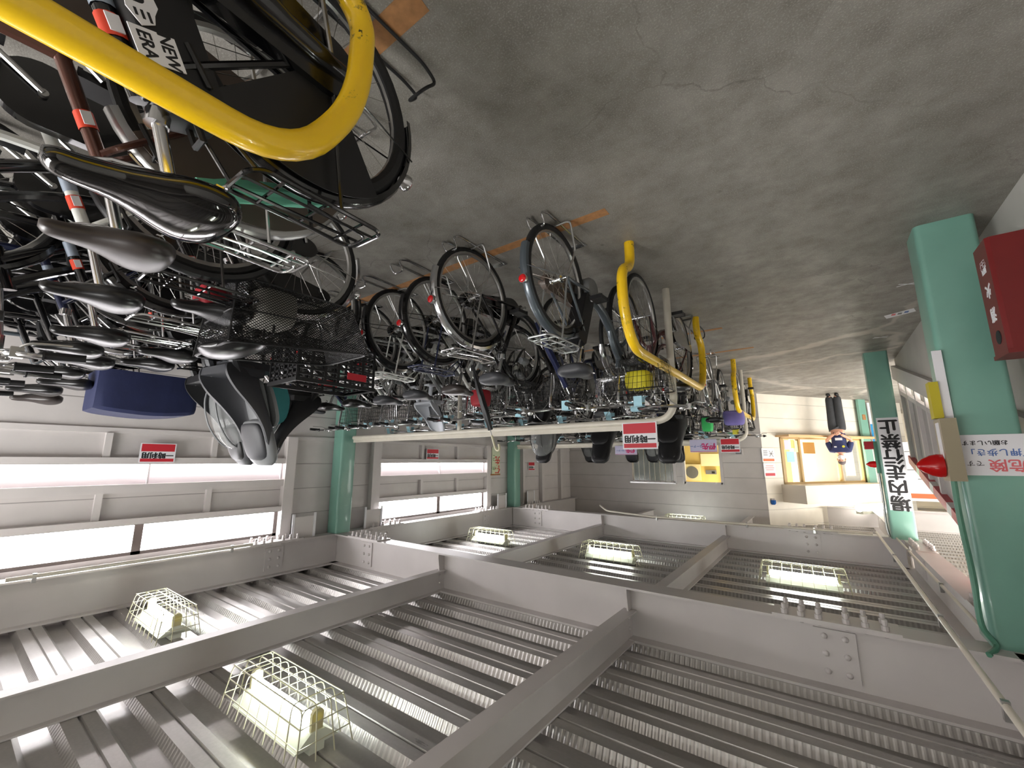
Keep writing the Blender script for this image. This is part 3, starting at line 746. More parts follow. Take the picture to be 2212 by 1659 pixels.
def g_cover(): return dome([(-.05, .19, .0, .26), (-.05, .215, .15, .29), (-.06, .215, .32, .27), (-.08, .19, .48, .23), (-.09, .13, .58, .15), (-.09, .03, .63, .03)])
def g_cover_trim():
    b = MB()
    for s in (-1, 1): b.tube(smoothp([(.22, s*.10, .02), (.235, s*.12, .2), (.17, s*.12, .42), (.03, s*.10, .58), (-.16, s*.10, .57), (-.31, s*.12, .36), (-.33, s*.12, .1)], 5), .008, 6)
    b.tube(smoothp([(-.05, -.216, .1), (-.06, -.218, .25), (-.08, -.19, .47), (-.09, 0, .632), (-.08, .19, .47), (-.06, .218, .25), (-.05, .216, .1)], 5), .007, 6); return b
def g_cover_panel():
    b = MB(); pts = smoothp([(-.30, .02, 0), (-.34, .16, 0), (-.30, .34, 0), (-.12, .40, 0), (.0, .30, 0), (.04, .1, 0), (.02, .02, 0)], 4)
    b.prism([(p.x, p.y) for p in [Vector((q[0], q[1], 0)) for q in pts]], -.002, .002, 'XZ')
    return b
def g_meshbasket():
    b = MB(); T = .003
    def pan(p):
        b.loft([p, [(q[0], q[1], q[2]) for q in p]], caps=False) if False else None
        n = len(b.v); b.v += p; b.face((n, n+1, n+2, n+3))
    B = [(-.28, -.17, 0), (.25, -.17, 0), (.25, .17, 0), (-.28, .17, 0)]; Tp = [(-.37, -.20, .25), (.27, -.21, .33), (.27, .21, .33), (-.37, .20, .25)]
    pan(B)
    for i in range(4): j = (i+1) % 4; pan([B[i], B[j], Tp[j], Tp[i]])
    return b
def g_meshrims():
    b = MB(); B = [(-.28, -.17, 0), (.25, -.17, 0), (.25, .17, 0), (-.28, .17, 0)]; Tp = [(-.37, -.20, .25), (.27, -.21, .33), (.27, .21, .33), (-.37, .20, .25)]
    for P, r in ((B, .005), (Tp, .0065), ([tuple((a+c)/2 for a, c in zip(p, q)) for p, q in zip(B, Tp)], .004)):
        P = [Vector(p) for p in P]; b.tube(rounded([(P[0]+P[1])/2, P[1], P[2], P[3], P[0], (P[0]+P[1])/2], .05, 4), r, 6)
    for i in range(4): b.tube([B[i], Tp[i]], .004, 6)
    for y in (-.06, .06): b.tube([(-.28, y, -.004), (.25, y, -.004)], .006, 6)
    return b
def g_lid():
    return MB().loft(smooth_secs([[(x, k*.16*math.sin(2*PI*q/16), z+k*.045*math.cos(2*PI*q/16)) for q in range(16)] for x, z, k in ((.06, .262, .12), (.08, .275, .6), (.13, .295, .95), (.20, .315, 1.0), (.27, .325, .7), (.31, .325, .15))], 3))
def g_crate():
    b = MB(); x0, x1, y, z1 = -.30, .22, .17, .26
    def side(fx, a0, a1):
        n = 6; m = 7
        for k in range(m+1): z = z1*k/m; fx(b, a0, a1, z-.006, z+.006)
        for k in range(n+1):
            a = a0+(a1-a0)*k/n; fx(b, a-.008, a+.008, 0, z1)
    for yy in (-y, y): side(lambda b, a, c, z, q, yy=yy: b.box(a, c, yy-.004, yy+.004, z, q), x0, x1)
    for xx in (x0, x1): side(lambda b, a, c, z, q, xx=xx: b.box(xx-.004, xx+.004, a, c, z, q), -y, y)
    b.box(x0, x1, -y, y, -.004, .004); b.box(x0-.012, x1+.012, -y-.012, -y+.004, z1-.012, z1+.012); b.box(x0-.012, x1+.012, y-.004, y+.012, z1-.012, z1+.012)
    b.box(x0-.012, x0+.004, -y, y, z1-.012, z1+.012); b.box(x1-.004, x1+.012, -y, y, z1-.012, z1+.012); return b
def g_coverbag(): 
    secs = []
    for x, hw, zt in ((-.37, .15, .21), (-.33, .185, .24), (-.1, .195, .262), (.15, .19, .25), (.24, .17, .235)):
        secs.append([(x, hw, .0), (x, hw*1.02, .1), (x, hw, zt-.02), (x, hw*.9, zt), (x, -hw*.9, zt), (x, -hw, zt-.02), (x, -hw*1.02, .1), (x, -hw, 0)])
    return MB().loft(smooth_secs(secs, 4))
def g_fseat():
    return None
TB = {}
def bike(loc, rz, label, group, frame='city', paint=BLK, fend=None, saddle=LEATH, tall=0.0, basket=BLKM, carrier=CHR, case=BLK, tagm=BLUEP, rear=None, guard=None, battery=False, front_seat=None, rear_seat=None, stand=True, bar=CHR, steer=0, fat=1.0, hub=CHR, lean=0.0, light=True, sx=1.0, seatmat=CHARC, saddle_k=1.0):
    t = thing('bicycle', label, 'bicycle', loc, rz, group); t.rotation_euler = (lean, 0, rz)
    fend = fend or paint
    P = lambda name, key, fn, m, par=t, loc=None, rot=None, **k: link(name, cached(key, fn, m, **k), par, m, loc, rot)
    dF = .945*(sx-1)
    for nm, x in (('rear_wheel', 0), ('front_wheel', WB+dF)):
        o = P(nm, 'tyre|%.1f' % fat, lambda: g_tyre(fat), RUB, loc=(x, 0, R))
        if x and steer: o.rotation_euler = (0, 0, steer)
        P('rim', 'rim', g_rim, ALU, o); P('spokes', 'spokes', g_spokes, SPK, o); P('hub', 'hub', g_hub, hub, o)
    sport = frame == 'sport'
    P('frame', 'frame|'+frame, g_sport if sport else (lambda: g_frame(frame)), paint)
    P('fork', 'fork', g_fork, paint)
    if not sport:
        P('rear_fender', 'rear_fender', g_frear, fend); P('front_fender', 'front_fender', g_ffront, fend)
        P('chain_case', 'chain_case|%d' % (guard is not None), lambda: g_chaincase(guard is not None), case)
        hb = P('handlebar', 'handlebar', g_bar, bar)
        for s in (-1, 1):
            g = P('grip', 'grip', g_grip, BLKM, hb, (.655, s*.287, 1.0)); g.rotation_euler = (0, 0, -s*.12)
        lv = P('brake_lever', 'brake_lever', g_lever, ALU, hb); l2 = P('brake_lever', 'brake_lever', g_lever, ALU, hb); l2.scale = (1, -1, 1)
        P('bell', 'bell', g_bell, CHR, hb)
    else:
        hb = P('handlebar', 'flatbar', g_flatbar, bar)
        for s in (-1, 1):
            g = P('grip', 'grip', g_grip, BLKM, hb, (.918, s*.19, .898)); g.rotation_euler = (0, 0, s*1.45)
    c = P('crank', 'crank', g_crank, ALU)
    P('pedal', 'pedal', g_pedal, BLKM, c, (.60, -.15, .20)); P('pedal', 'pedal', g_pedal, BLKM, c, (.32, .125, .38))
    sp = P('seat_post', 'seat_post', g_post, CHR); sp.location = (-tall*.28, 0, tall)
    sd = P('saddle', 'saddle', g_saddle, saddle, loc=(.135-tall*.28, 0, .885+tall), ang=60); P('saddle_rails', 'saddle_rails', g_rails, CHR, sd)
    if stand: P('kickstand', 'kickstand|%d' % sport, g_sidestand if sport else g_stand, ALU)
    if carrier: P('rear_carrier', 'rear_carrier', g_carrier, carrier)
    rf = P('rear_reflector', 'rear_reflector', g_reflector, REDL); P('reflector_housing', 'reflector_housing', g_rhouse, CHR, rf)
    if not sport: P('ring_lock', 'ring_lock', g_lock, BLKM)
    if light: P('headlight', 'headlight', g_light, GREYP)
    if basket: P('front_basket', 'front_basket', g_basket, basket)
    if tagm:
        q = P('parking_tag', 'parking_tag', g_tag, tagm, hb)
        if sport: q.location = (.06, 0, -.11)
    if guard: P('wheel_guard', 'wheel_guard|%d' % battery, lambda: g_guard(not battery), guard)
    if battery: P('chain_cover', 'chain_cover', g_chaincover, case); P('battery', 'battery', g_battery, BLKM); P('motor', 'motor', g_motor, GREYP)
    if front_seat:
        o = P('child_seat', 'seat_shell', g_seat_shell, front_seat, loc=(.80, 0, .80)); o.scale = (.6, .75, .5); o.rotation_euler = (0, 0, PI)
        P('cushion', 'cushion', g_cushion, seatmat, o)
    if rear_seat:
        o = P('child_seat', 'seat_shell', g_seat_shell, rear_seat[0], loc=(-.16, 0, .76))
        hr = P('headrest', 'headrest', g_headrest, rear_seat[1], t, loc=(-.16, 0, .76)); P('head_pad', 'head_pad', g_headpad, rear_seat[2], hr); P('cushion', 'cushion', g_cushion, rear_seat[3], o); P('back_panel', 'back_panel', g_backplate, rear_seat[3], o)
        if len(rear_seat) > 4:
            cv = P('rain_cover', 'rain_cover', g_cover, rear_seat[4], o, loc=(0, 0, .04)) if False else P('rain_cover', 'rain_cover', g_cover, rear_seat[4], t, loc=(-.26, 0, .80)); cv.scale = (.85, .85, .85)
            P('cover_trim', 'cover_trim', g_cover_trim, rear_seat[5], cv)
            if rear_seat[6]: [P('cover_panel', 'cover_panel', g_cover_panel, rear_seat[6], cv, loc=(0, q, 0)) for q in (-.22, .22)]
    if rear == 'mesh':
        o = link('rear_basket', cached('rear_basket', g_meshbasket, MESHB, smooth=False, uv=True), t, None, (.05, 0, .62)); o.scale = (1.0, 1.0, .92)
        P('basket_rim', 'basket_rim', g_meshrims, BLKM, o); P('basket_flap', 'basket_flap', g_lid, LEATH, o)
    if rear == 'crate':
        o = P('rear_basket', 'rear_crate', g_crate, BLKM, loc=(-.08, 0, .66), smooth=False)
        for q in ((-.32, -.313, -.06, .06, .03, .075), (-.24, -.10, -.1785, -.1745, .17, .215), (-.24, -.10, .1745, .1785, .17, .215)): link('red_label', MB().box(*q).mesh('red_label', [REDP], False), o)
    if rear == 'covered':
        o = P('rear_basket', 'rear_crate', g_crate, BLKM, loc=(-.08, 0, .75), smooth=False); P('basket_cover', 'basket_cover', g_coverbag, NAVYF, o, loc=(.0, 0, -.01)).scale = (1.0, 1.12, 1.22)
    for o in t.children:
        nm = o.name.split('.')[0]
        if nm in ('fork', 'front_fender', 'handlebar', 'headlight', 'front_basket'): o.location.x += dF
        elif nm in ('frame', 'chain_case', 'chain_cover', 'battery', 'motor', 'ring_lock'): o.scale.x = sx
        elif nm in ('crank', 'seat_post', 'saddle'): o.location.x += (.46 if nm == 'crank' else .12)*(sx-1)
        elif nm == 'child_seat' and front_seat: o.location.x += dF
        if nm == 'saddle': o.scale = (saddle_k, saddle_k, saddle_k)
    return t

# ------------------------------------------------------------------ guard hoops and rails at the row ends
def hoop(yc, half, label, foot, zt=.715):
    b = MB(); x = .87
    pts = [(x, yc-foot, 0), (x, yc-foot, .17), (x, yc-half, .24), (x, yc-half, .50), (x, yc-half+.14, zt), (x, yc+half-.14, zt), (x, yc+half, .50), (x, yc+half, .24), (x, yc+foot, .17), (x, yc+foot, 0)]
    b.tube(rounded(pts, .13, 7), .0315, 18)
    o = obj('guard_hoop', b, YEL); return tag(o, label, 'guard rail', 'yellow guard hoops')
hoop(-.52, 1.03, 'scuffed yellow guard hoop nearest the camera, its top bar crossing the whole corner', .93, .75)
hoop(3.36, 1.05, 'yellow guard hoop at the end of the middle rows, beside the white post', .89)
hoop(7.22, .93, 'yellow guard hoop furthest away, at the end of the rows before the office', .82)
def rail(y, x0, x1, posts, label):
    t = thing('white_rail', label, 'rail', (x0, y, 0), 0, 'cream white rails above the rows')
    b = MB().tube(rounded([(0, 0, 0), (0, 0, 1.085), (x1-x0, 0, 1.085)], .17, 8), .0285, 16)
    obj('rail_tube', b, CREAMT, t)
    for p in posts: obj('post', MB().tube([(p-x0, 0, 0), (p-x0, 0, 1.07)], .024, 12), CREAMT, t)
    obj('lower_strip', MB().box(.35, x1-x0, -.008, .008, 1.085, 1.15), CREAMT, t, smooth=False)
rail(3.37, .90, 5.18, [3.2], 'cream white rail on a bent post between the two middle rows')
rail(7.25, .90, 5.18, [2.7, 4.4], 'cream white rail on a bent post further back, before the office')

# ------------------------------------------------------------------ bicycles
GN, GM, GF, GU, GV = 'bicycles of the nearest row', 'bicycles of the middle row facing away', 'bicycles of the middle row parked nose to nose', 'bicycles of the row before the office, near side', 'bicycles of the row before the office, far side'
DN, UPW = -PI/2, PI/2
n1 = bike((1.05, .47, 0), DN-.03, 'black electric bicycle with a white sticker on its battery, under the nearest yellow hoop', GN, 'ebike', BLK, saddle=GLOSSV, basket=BLKM, carrier=BLK, case=BLK, battery=True, fat=1.35, bar=BLK, sx=1.14, saddle_k=1.06, guard=BLKM, tall=.02)
bike((1.40, .44, 0), DN, 'bronze framed bicycle with smoked wheel guard and matt brown saddle, second in the nearest row', GN, 'mixte', BRONZE, ALU, LEATHB, carrier=CHR, case=GUARD, guard=GUARD, basket=None, tall=.0, saddle_k=.88)
bike((1.90, .49, 0), DN, 'white framed bicycle with black saddle, third in the nearest row', GN, 'mixte', WHITE, BLKM, LEATH, carrier=BLK, basket=None, tall=.0, saddle_k=.88)
bike((2.08, .95, 0), DN+.02, 'bicycle with a big black mesh rear basket jutting into the aisle', GN, 'city', BLK, CHR, LEATH, tall=-.1, rear='mesh', carrier=None, sx=1.25, tagm=None)
bike((2.52, .58, 0), DN, 'black bicycle with black saddle behind the mesh basket', GN, 'mixte', BLK, BLK, LEATH, carrier=CHR, basket=None, tall=.0, saddle_k=.88)
bike((2.62, 1.33, 0), DN, 'bicycle with a slotted black rear crate showing a red label', GN, 'city', BLK, BLK, LEATH, tall=-.12, rear='crate', carrier=None, sx=1.4, tagm=None)
bike((2.92, .56, 0), DN, 'navy bicycle with low black saddle, by the slotted crate', GN, 'city', NAVY, BLK, LEATH, carrier=CHR, tall=.0, saddle_k=.88)
seatm = (CHARC, GREYP, CHARC, GREYP)
bike((3.14, 1.04, 0), DN-.16, 'bicycle with a grey and charcoal rear child seat and tall headrest', GN, 'ebike', BLK, BLK, LEATH, rear_seat=seatm, carrier=BLK, battery=True, sx=1.2, tall=-.08, tagm=None)
bike((3.24, .66, 0), DN, 'black bicycle with black saddle beside the grey child seat', GN, 'city', BLK, BLK, LEATH, carrier=CHR, tall=.0, saddle_k=.88)
bike((3.62, 1.08, 0), DN, 'bicycle with a clear rain cover edged in teal over its rear child seat', GN, 'ebike', BLK, BLK, LEATH, rear_seat=(BLKM, CHARC, BLKM, GREYP, CLEAR, GREYP, TEALC), carrier=BLK, battery=True, sx=1.22, tall=-.1, tagm=None)
bike((3.76, .62, 0), DN, 'black bicycle with a pale-edged saddle, between the rain cover and the navy cover', GN, 'city', BLK, CHR, LEATH, carrier=CHR, tall=.0, saddle_k=.88)
bike((4.30, .76, 0), DN, 'bicycle with a navy cloth cover over its rear basket', GN, 'city', BLK, BLK, LEATH, rear='covered', carrier=BLK, tall=.0, sx=1.15, tagm=None)
bike((4.62, .62, 0), DN, 'black bicycle just past the navy covered basket', GN, 'city', BLK, BLK, LEATH, carrier=CHR, tall=.03)
bike((4.98, .66, 0), DN, 'black bicycle last in the nearest row, against the window wall', GN, 'city', GREY, BLK, LEATHB, carrier=BLK, tall=.06)
# middle row, facing away
bike((1.17, 2.04, 0), UPW, 'dark grey bicycle first in the middle row, slatted silver carrier and grey wheel guard', GM, 'ebike', GREY, GREY, CHARC, carrier=SILV, case=GUARD, basket=BLKM, battery=True, fat=1.2)
bike((1.75, 1.95, 0), UPW+.06, 'bicycle with polished steel fender and wire carrier, second in the middle row', GM, 'city', BLK, CHR, CHARC, carrier=CHR, case=BLK)
bike((2.27, 2.12, 0), UPW, 'black bicycle with pale handlebar tag, third in the middle row', GM, 'city', BLK, BLK, LEATHB, carrier=NAVY, basket=BLKM)
bike((2.70, 2.10, 0), UPW-.05, 'bicycle with white frame and flat white carrier, fourth in the middle row', GM, 'mixte', WHITE, BLK, CHARC, carrier=WHITE, basket=CHR)
bike((3.18, 2.14, 0), UPW, 'bicycle with a pale grey front child seat, fifth in the middle row', GM, 'city', SILV, CHR, CHARC, carrier=CHR, front_seat=LGREY, basket=None)
bike((3.62, 2.10, 0), UPW+.03, 'black bicycle with wire front basket, sixth in the middle row', GM, 'city', BLK, CHR, LEATH, carrier=BLK)
bike((4.05, 2.08, 0), UPW, 'bicycle with a black rear child seat, seventh in the middle row', GM, 'mixte', WHITE, CHR, LEATH, carrier=BLK, basket=CHR, rear_seat=(BLKM, BLKM, CHARC, BLKM))
bike((4.48, 2.12, 0), UPW-.04, 'black bicycle with steel carrier, eighth in the middle row', GM, 'city', BLK, CHR, CHARC, carrier=CHR)
bike((4.92, 2.10, 0), UPW, 'navy bicycle last in the middle row, by the teal column', GM, 'city', NAVY, BLK, LEATH, carrier=BLK)
# middle row, far side, nose to nose
bike((.99, 4.08, 0), DN, 'maroon bicycle behind the white post, rear wheel towards the office', GF, 'mixte', MAROON, BLK, LEATH, carrier=None, basket=BLKM, tall=-.1)
for i, (x, pn, fd, fm, bk, fs, lab) in enumerate(((1.46, BLK, CHR, 'city', CHR, None, 'bicycle with a round wire basket behind the first middle-row bicycle'), (1.98, NAVY, BLK, 'city', BLKM, None, 'navy bicycle with black wire basket behind the white rail, second of its side'),
        (2.48, BLK, BLK, 'city', BLKM, BLKM, 'bicycle with a black front child seat behind the white rail'), (2.95, SILV, CHR, 'city', BLKM, None, 'silver bicycle behind the white rail, near its middle post'),
        (3.42, BLK, CHR, 'city', CHR, None, 'black bicycle with chrome wire basket behind the white rail, past its middle post'), (3.88, MAROON, BLK, 'city', BLKM, None, 'maroon bicycle behind the white rail, deep in the row'),
        (4.32, WHITE, CHR, 'mixte', BLKM, None, 'white bicycle behind the white rail near the window wall'), (4.78, BLK, BLK, 'city', BLKM, None, 'black bicycle behind the white rail next to the teal column'))):
    bike((x, 4.62+.04*(i % 3), 0), DN+.03*((i % 3)-1), lab, GF, fm, pn, fd, CHARC if i % 2 else LEATH, basket=bk, front_seat=fs)
# the two rows before the office
blkseat = (BLKM, BLKM, CHARC, BLKM)
for i, (x, pn, fd, fm, rs, fs, lab) in enumerate(((1.12, SILV, CHR, 'city', None, None, 'silver bicycle with red reflector at the end of the row before the office'), (1.62, BLK, CHR, 'city', blkseat, None, 'bicycle with a black rear child seat, second in the row before the office'),
        (2.12, NAVY, BLK, 'city', None, BLKM, 'navy bicycle with a front child seat in the row before the office'), (2.6, BLK, BLK, 'ebike', blkseat, None, 'electric bicycle with tall black child seat in the middle of the row before the office'),
        (3.08, WHITE, CHR, 'mixte', None, None, 'white bicycle in the middle of the row before the office'), (3.55, BLK, BLK, 'ebike', (BLKM, BLKM, CHARC, BLKM, CLEAR, BLKM, None), None, 'bicycle with a clear rain cover over a black child seat, before the office'),
        (4.02, BLK, CHR, 'city', None, None, 'black bicycle with steel fenders before the boarded bay'), (4.5, MAROON, BLK, 'city', None, None, 'maroon bicycle before the boarded bay'), (4.95, BLK, BLK, 'city', None, None, 'black bicycle last in the row before the office, by the teal column'))):
    bike((x, 5.95+.05*(i % 2), 0), UPW+.03*((i % 3)-1), lab, GU, fm, pn, fd, LEATH, rear_seat=rs, front_seat=fs, carrier=BLK if rs else CHR, tagm=YELP if i == 0 else BLUEP)
for i, (x, pn, fd, fm, rs, fs, lab) in enumerate(((1.02, BLK, BLK, 'city', None, None, 'black bicycle beside the furthest yellow hoop'), (1.4, NAVY, CHR, 'city', None, None, 'navy bicycle one place in from the furthest hoop'), (1.86, BLK, BLK, 'ebike', None, BLKM, 'electric bicycle with black front child seat facing the viewer, near the office windows'),
        (2.36, SILV, CHR, 'city', blkseat, None, 'silver bicycle with child seat near the lit office window'), (2.84, BLK, BLK, 'ebike', (BLKM, BLKM, CHARC, BLKM, CLEAR, BLKM, None), None, 'bicycle with clear covered child seat near the barred window'), (3.32, BLK, CHR, 'city', blkseat, None, 'black bicycle with child seat past the barred window'),
        (3.8, WHITE, CHR, 'mixte', None, None, 'white bicycle on the far side, deep in the row'), (4.3, BLK, BLK, 'ebike', (BLKM, BLKM, CHARC, BLKM, CLEAR, BLKM, None), None, 'bicycle with black-edged clear cover before the small wall sign'), (4.82, BLK, BLK, 'city', None, None, 'black bicycle on the far side at the boarded wall'))):
    bike((x, 8.52+.05*(i % 2), 0), DN+.03*((i % 3)-1), lab, GV, fm, pn, fd, LEATH, rear_seat=rs, front_seat=fs, carrier=BLK if rs else CHR)

# stickers on the nearest battery
bt = [c for c in n1.children if c.name.startswith('battery')][0]
SB = Matrix.Translation((.291, 0, .50)) @ Matrix.Rotation(math.radians(-23.5), 4, 'Y')
TX = Matrix(((0, -1, 0, 0), (0, 0, -1, 0), (1, 0, 0, 0), (0, 0, 0, 1)))
SK = SB @ Matrix.Translation((.034, 0, .012)) @ Matrix.Diagonal((.8, 1, .8, 1))
b = MB().box(-.045, .040, -.0540, -.0515, .045, .125); st = obj('sticker', b, WPAP, bt, smooth=False); st.matrix_local = SK; st['label'] = 'white sticker'
for ln, dz in (('NEW', -.020), ('ERA', .020)):
    o = text('lettering', ln, .036, INK, st, (0, 0, 0), (0, 0, 0), thick=.0009); o.matrix_local = Matrix.Translation((-.003+dz, -.0541, .085)) @ TX
b = MB(); b.loft([[(p[0], y, p[1]-.145) for p in ((-.030, .095), (.022, .105), (.030, .150), (.012, .185), (-.016, .172), (-.022, .150), (-.034, .128))] for y in (-.0540, -.0515)])
s2 = obj('emblem', b, WPAP, bt, smooth=False); s2.matrix_local = SK; s2['label'] = 'white winged emblem'
o = text('emblem_letter', 'n', .058, INK, s2, (0, 0, 0), (0, 0, 0), thick=.0015); o.matrix_local = Matrix.Translation((.0, -.0541, -.025)) @ TX
b = MB()
for q in range(3): b.box(-.012+q*.012, -.007+q*.012, -.0552, -.0540, .003, .027-.004*q)
obj('emblem_stripe', b, INK, s2, smooth=False)
# red and white registration stickers on the near seat tubes
for i, t in enumerate([o for o in bpy.data.objects if o.type == 'EMPTY' and o.get('group') == GN][:8]):
    fr = [c for c in t.children if c.name.startswith('frame')][0]
    M = Matrix.Translation((.46, 0, .29)) @ Matrix.Rotation(math.radians(-23.5), 4, 'Y')
    q = obj('permit_sticker', MB().tube([(0, 0, .276), (0, 0, .318)], .0192, 12, caps=False), mat('permit_red', (220, 70, 44), .4), fr); q.matrix_local = M
    q2 = obj('permit_label', MB().box(-.010, .010, -.0215, -.0185, .280, .312), WPAP, q, smooth=False)
    if i % 2 == 0: q3 = obj('permit_sticker', MB().tube([(0, 0, .20), (0, 0, .262)], .0190, 12, caps=False), mat('permit_silver', (168, 180, 196), .25, .3), fr); q3.matrix_local = M

# ------------------------------------------------------------------ things left on the bicycles
def tube_path_thing(name, label, cat, parts):
    t = thing(name, label, cat)
    for pn, path, r, m in parts: obj(pn, MB().tube(path, r, 12), m, t)
    return t
def lerp(a, c, t): return tuple(a[i]+(c[i]-a[i])*t for i in range(3))
def umbrella(name, label, a, c, m, hm, fat=.03, crook=True):
    a_, c_ = Vector(a), Vector(c); L = (c_-a_).length; t = thing(name, label, 'umbrella', a)
    t.rotation_mode = 'QUATERNION'; t.rotation_quaternion = (c_-a_).to_track_quat('Z', 'Y')
    secs = []
    for k in range(13):
        z = L*(.04+.74*k/12); q = fat*(.35+.65*min(1, k/5))*(1 if k < 11 else .8)
        secs.append([(q*(1+.16*math.cos(5*(2*PI*j/30)+z*9))*math.cos(2*PI*j/30), q*(1+.16*math.cos(5*(2*PI*j/30)+z*9))*math.sin(2*PI*j/30), z) for j in range(30)])
    obj('canopy', MB().loft(secs), m, t); obj('shaft', MB().tube([(0, 0, 0), (0, 0, L*.88)], .004, 8), CHR, t)
    h = [(0, 0, L*.86), (0, 0, L)] if not crook else [(0, 0, L*.84)] + [(.035-.035*math.cos(q), 0, L*.97+.035*math.sin(q)) for q in [PI*j/10 for j in range(11)]] + [(.07, 0, L*.94)]
    obj('handle', MB().tube(h, .0095 if crook else .015, 10), hm, t); return t
umbrella('umbrella', 'folded mint green umbrella lying between the two nearest bicycles', (1.22, .76, .50), (1.17, .15, .80), MINT, mat('tan_crook', (206, 150, 92), .35), .028, True)
umbrella('umbrella', 'folded navy umbrella slanting beside the first middle-row bicycle', (1.62, 2.48, .36), (1.50, 2.86, .98), NAVYF, BLKM, .022, False)
umbrella('umbrella', 'folded black umbrella with pale crook handle standing in the middle row', (2.36, 2.62, .55), (2.28, 2.86, 1.30), BLKM, mat('pale_crook', (196, 190, 160), .4), .026, True)
def pouch(name, label, cat, c, sx, sy_, sz, m, group=None):
    secs = []
    for t, k in ((0, .8), (.08, .98), (.5, 1.04), (.9, .94), (1, .7)):
        secs.append([(sx*k*abs(math.cos(a))**.5*(1 if math.cos(a) > 0 else -1), sy_*k*abs(math.sin(a))**.5*(1 if math.sin(a) > 0 else -1), sz*(t-.5)) for a in [2*PI*j/24+.01 for j in range(24)]])
    t = thing(name, label, cat, c); obj('body', MB().loft(smooth_secs(secs, 4)), m, t)
    obj('strap', MB().tube(smoothp([(-sx*.5, 0, sz*.45), (-sx*.4, 0, sz*.75), (sx*.4, 0, sz*.75), (sx*.5, 0, sz*.45)], 4), .006, 6), BLKM, t); return t
pouch('bag', 'yellow bag in the basket just behind the white post', 'bag', (1.07, 3.08, .80), .09, .07, .14, mat('yellow_cloth', (212, 200, 40), .6))
pouch('bag', 'purple cloth bag at the end of the row before the office', 'bag', (.96, 6.62, .80), .13, .10, .2, PURPF)
pouch('bag', 'bright green bag in the row before the office', 'bag', (1.30, 6.55, .88), .07, .07, .2, mat('green_cloth', (60, 190, 100), .6))
pouch('bag', 'red bag in a basket of the middle row', 'bag', (2.62, 3.05, .80), .08, .08, .16, mat('red_cloth', (150, 24, 36), .6))

pouch('bag', 'grey crumpled bag inside the black mesh basket', 'bag', (2.04, .84, .70), .10, .09, .16, mat('grey_cloth', (150, 148, 140), .8))
pouch('bag', 'small dark red bundle inside the black mesh basket', 'bag', (2.10, .62, .70), .07, .06, .10, MC['red_cloth'])
# ------------------------------------------------------------------ floor: tape, wheel guides, labels
def flat(name, poly, m, label, cat, z=.0016, group=None):
    o = obj(name, MB().prism(poly, 0.0002, z, 'XY'), m, smooth=False); return tag(o, label, cat, group)
G = 'brown tape strips on the floor'
flat('floor_tape', [(.84, .63), (5.1, .60), (5.1, .67), (.85, .715)], TAPE, 'brown tape strip under the wheels of the nearest row', 'tape', group=G)
flat('floor_tape', [(.84, 2.02), (5.1, 1.98), (5.1, 2.05), (.84, 2.09)], TAPE, 'brown tape strip under the wheels of the middle row', 'tape', group=G)
flat('floor_tape', [(.72, 4.74), (5.1, 4.74), (5.1, 4.80), (.72, 4.80)], TAPE, 'brown tape strip behind the maroon bicycle', 'tape', group=G)
flat('floor_tape', [(.55, 5.82), (5.1, 5.82), (5.1, 5.88), (.55, 5.88)], TAPE, 'thin brown tape strip at the row before the office', 'tape', group=G)
flat('floor_notice', [(-.63, 5.30), (-.66, 5.42), (-.86, 5.30), (-.83, 5.18)], WPAP, 'white notice stuck on the floor beside the ramp', 'notice')
fn = [o for o in bpy.data.objects if o.name.startswith('floor_notice')][0]
for q, m_ in (((-.70, 5.30), PINKI), ((-.745, 5.295), GREYP), ((-.79, 5.27), BLUEI)): obj('print_mark', MB().box(q[0]-.015, q[0]+.015, q[1]-.03, q[1]+.03, .0016, .0020), m_, fn, smooth=False)
for (cx, cy), lab in (((-.70, 4.42), 'white tape cross on the floor by the nearest teal column'), ((-.68, 6.22), 'white tape cross on the floor by the sign column'), ((.50, .93), 'white tape mark on the floor at the frame edge')):
    if cx > 0: cx, cy = -.62, 1.52
    o = obj('tape_cross', MB().box(-.07, .07, -.006, .006, .0003, .0016).xform(Matrix.Rotation(.3, 4, 'Z')).box(-.07, .07, -.006, .006, .0003, .0018, Matrix.Rotation(-.55, 4, 'Z')), WPAP, smooth=False, loc=(cx, cy, 0)); tag(o, lab, 'tape', 'white tape crosses')
def guide(x, y, d, m, label):
    t = thing('wheel_guide', label, 'wheel guide', (x, y, 0), 0, 'bent wire wheel guides')
    p = [(-.05, 0, .008), (-.05, d*.12, .02), (-.05, d*.2, .12), (-.05, -d*.05, .30), (.05, -d*.05, .30), (.05, d*.2, .12), (.05, d*.12, .02), (.05, 0, .008)]
    p = [(-.055, -d*.35, .008), (-.055, d*.10, .008), (-.05, d*.17, .03), (-.05, d*.12, .09), (.05, d*.12, .09), (.05, d*.17, .03), (.055, d*.10, .008), (.055, -d*.35, .008)]
    obj('wire_loop', MB().tube(rounded(p, .03, 4), .006, 8), m, t); obj('foot', MB().box(-.07, .07, -d*.35-.02, -d*.35+.02, 0, .006), m, t, smooth=False)
for i, x in enumerate((1.05, 1.40, 1.76, 2.42, 2.90)): guide(x, .72, 1, BLKM if i == 0 else CHR, ['black wire wheel guide on the tape behind the nearest electric bicycle', 'steel wire wheel guide behind the silver bicycle', 'steel wire wheel guide behind the white bicycle', 'steel wire wheel guide behind the mesh basket bicycle', 'steel wire wheel guide by the slotted crate'][i])
for i, x in enumerate((1.17, 1.75, 2.27, 2.70, 3.18, 3.62)): guide(x+.0, 1.92-(.06 if i else -.04), -1, CHR, '%s wire wheel guide along the tape of the middle row' % ['first', 'second', 'third', 'fourth', 'fifth', 'sixth'][i])
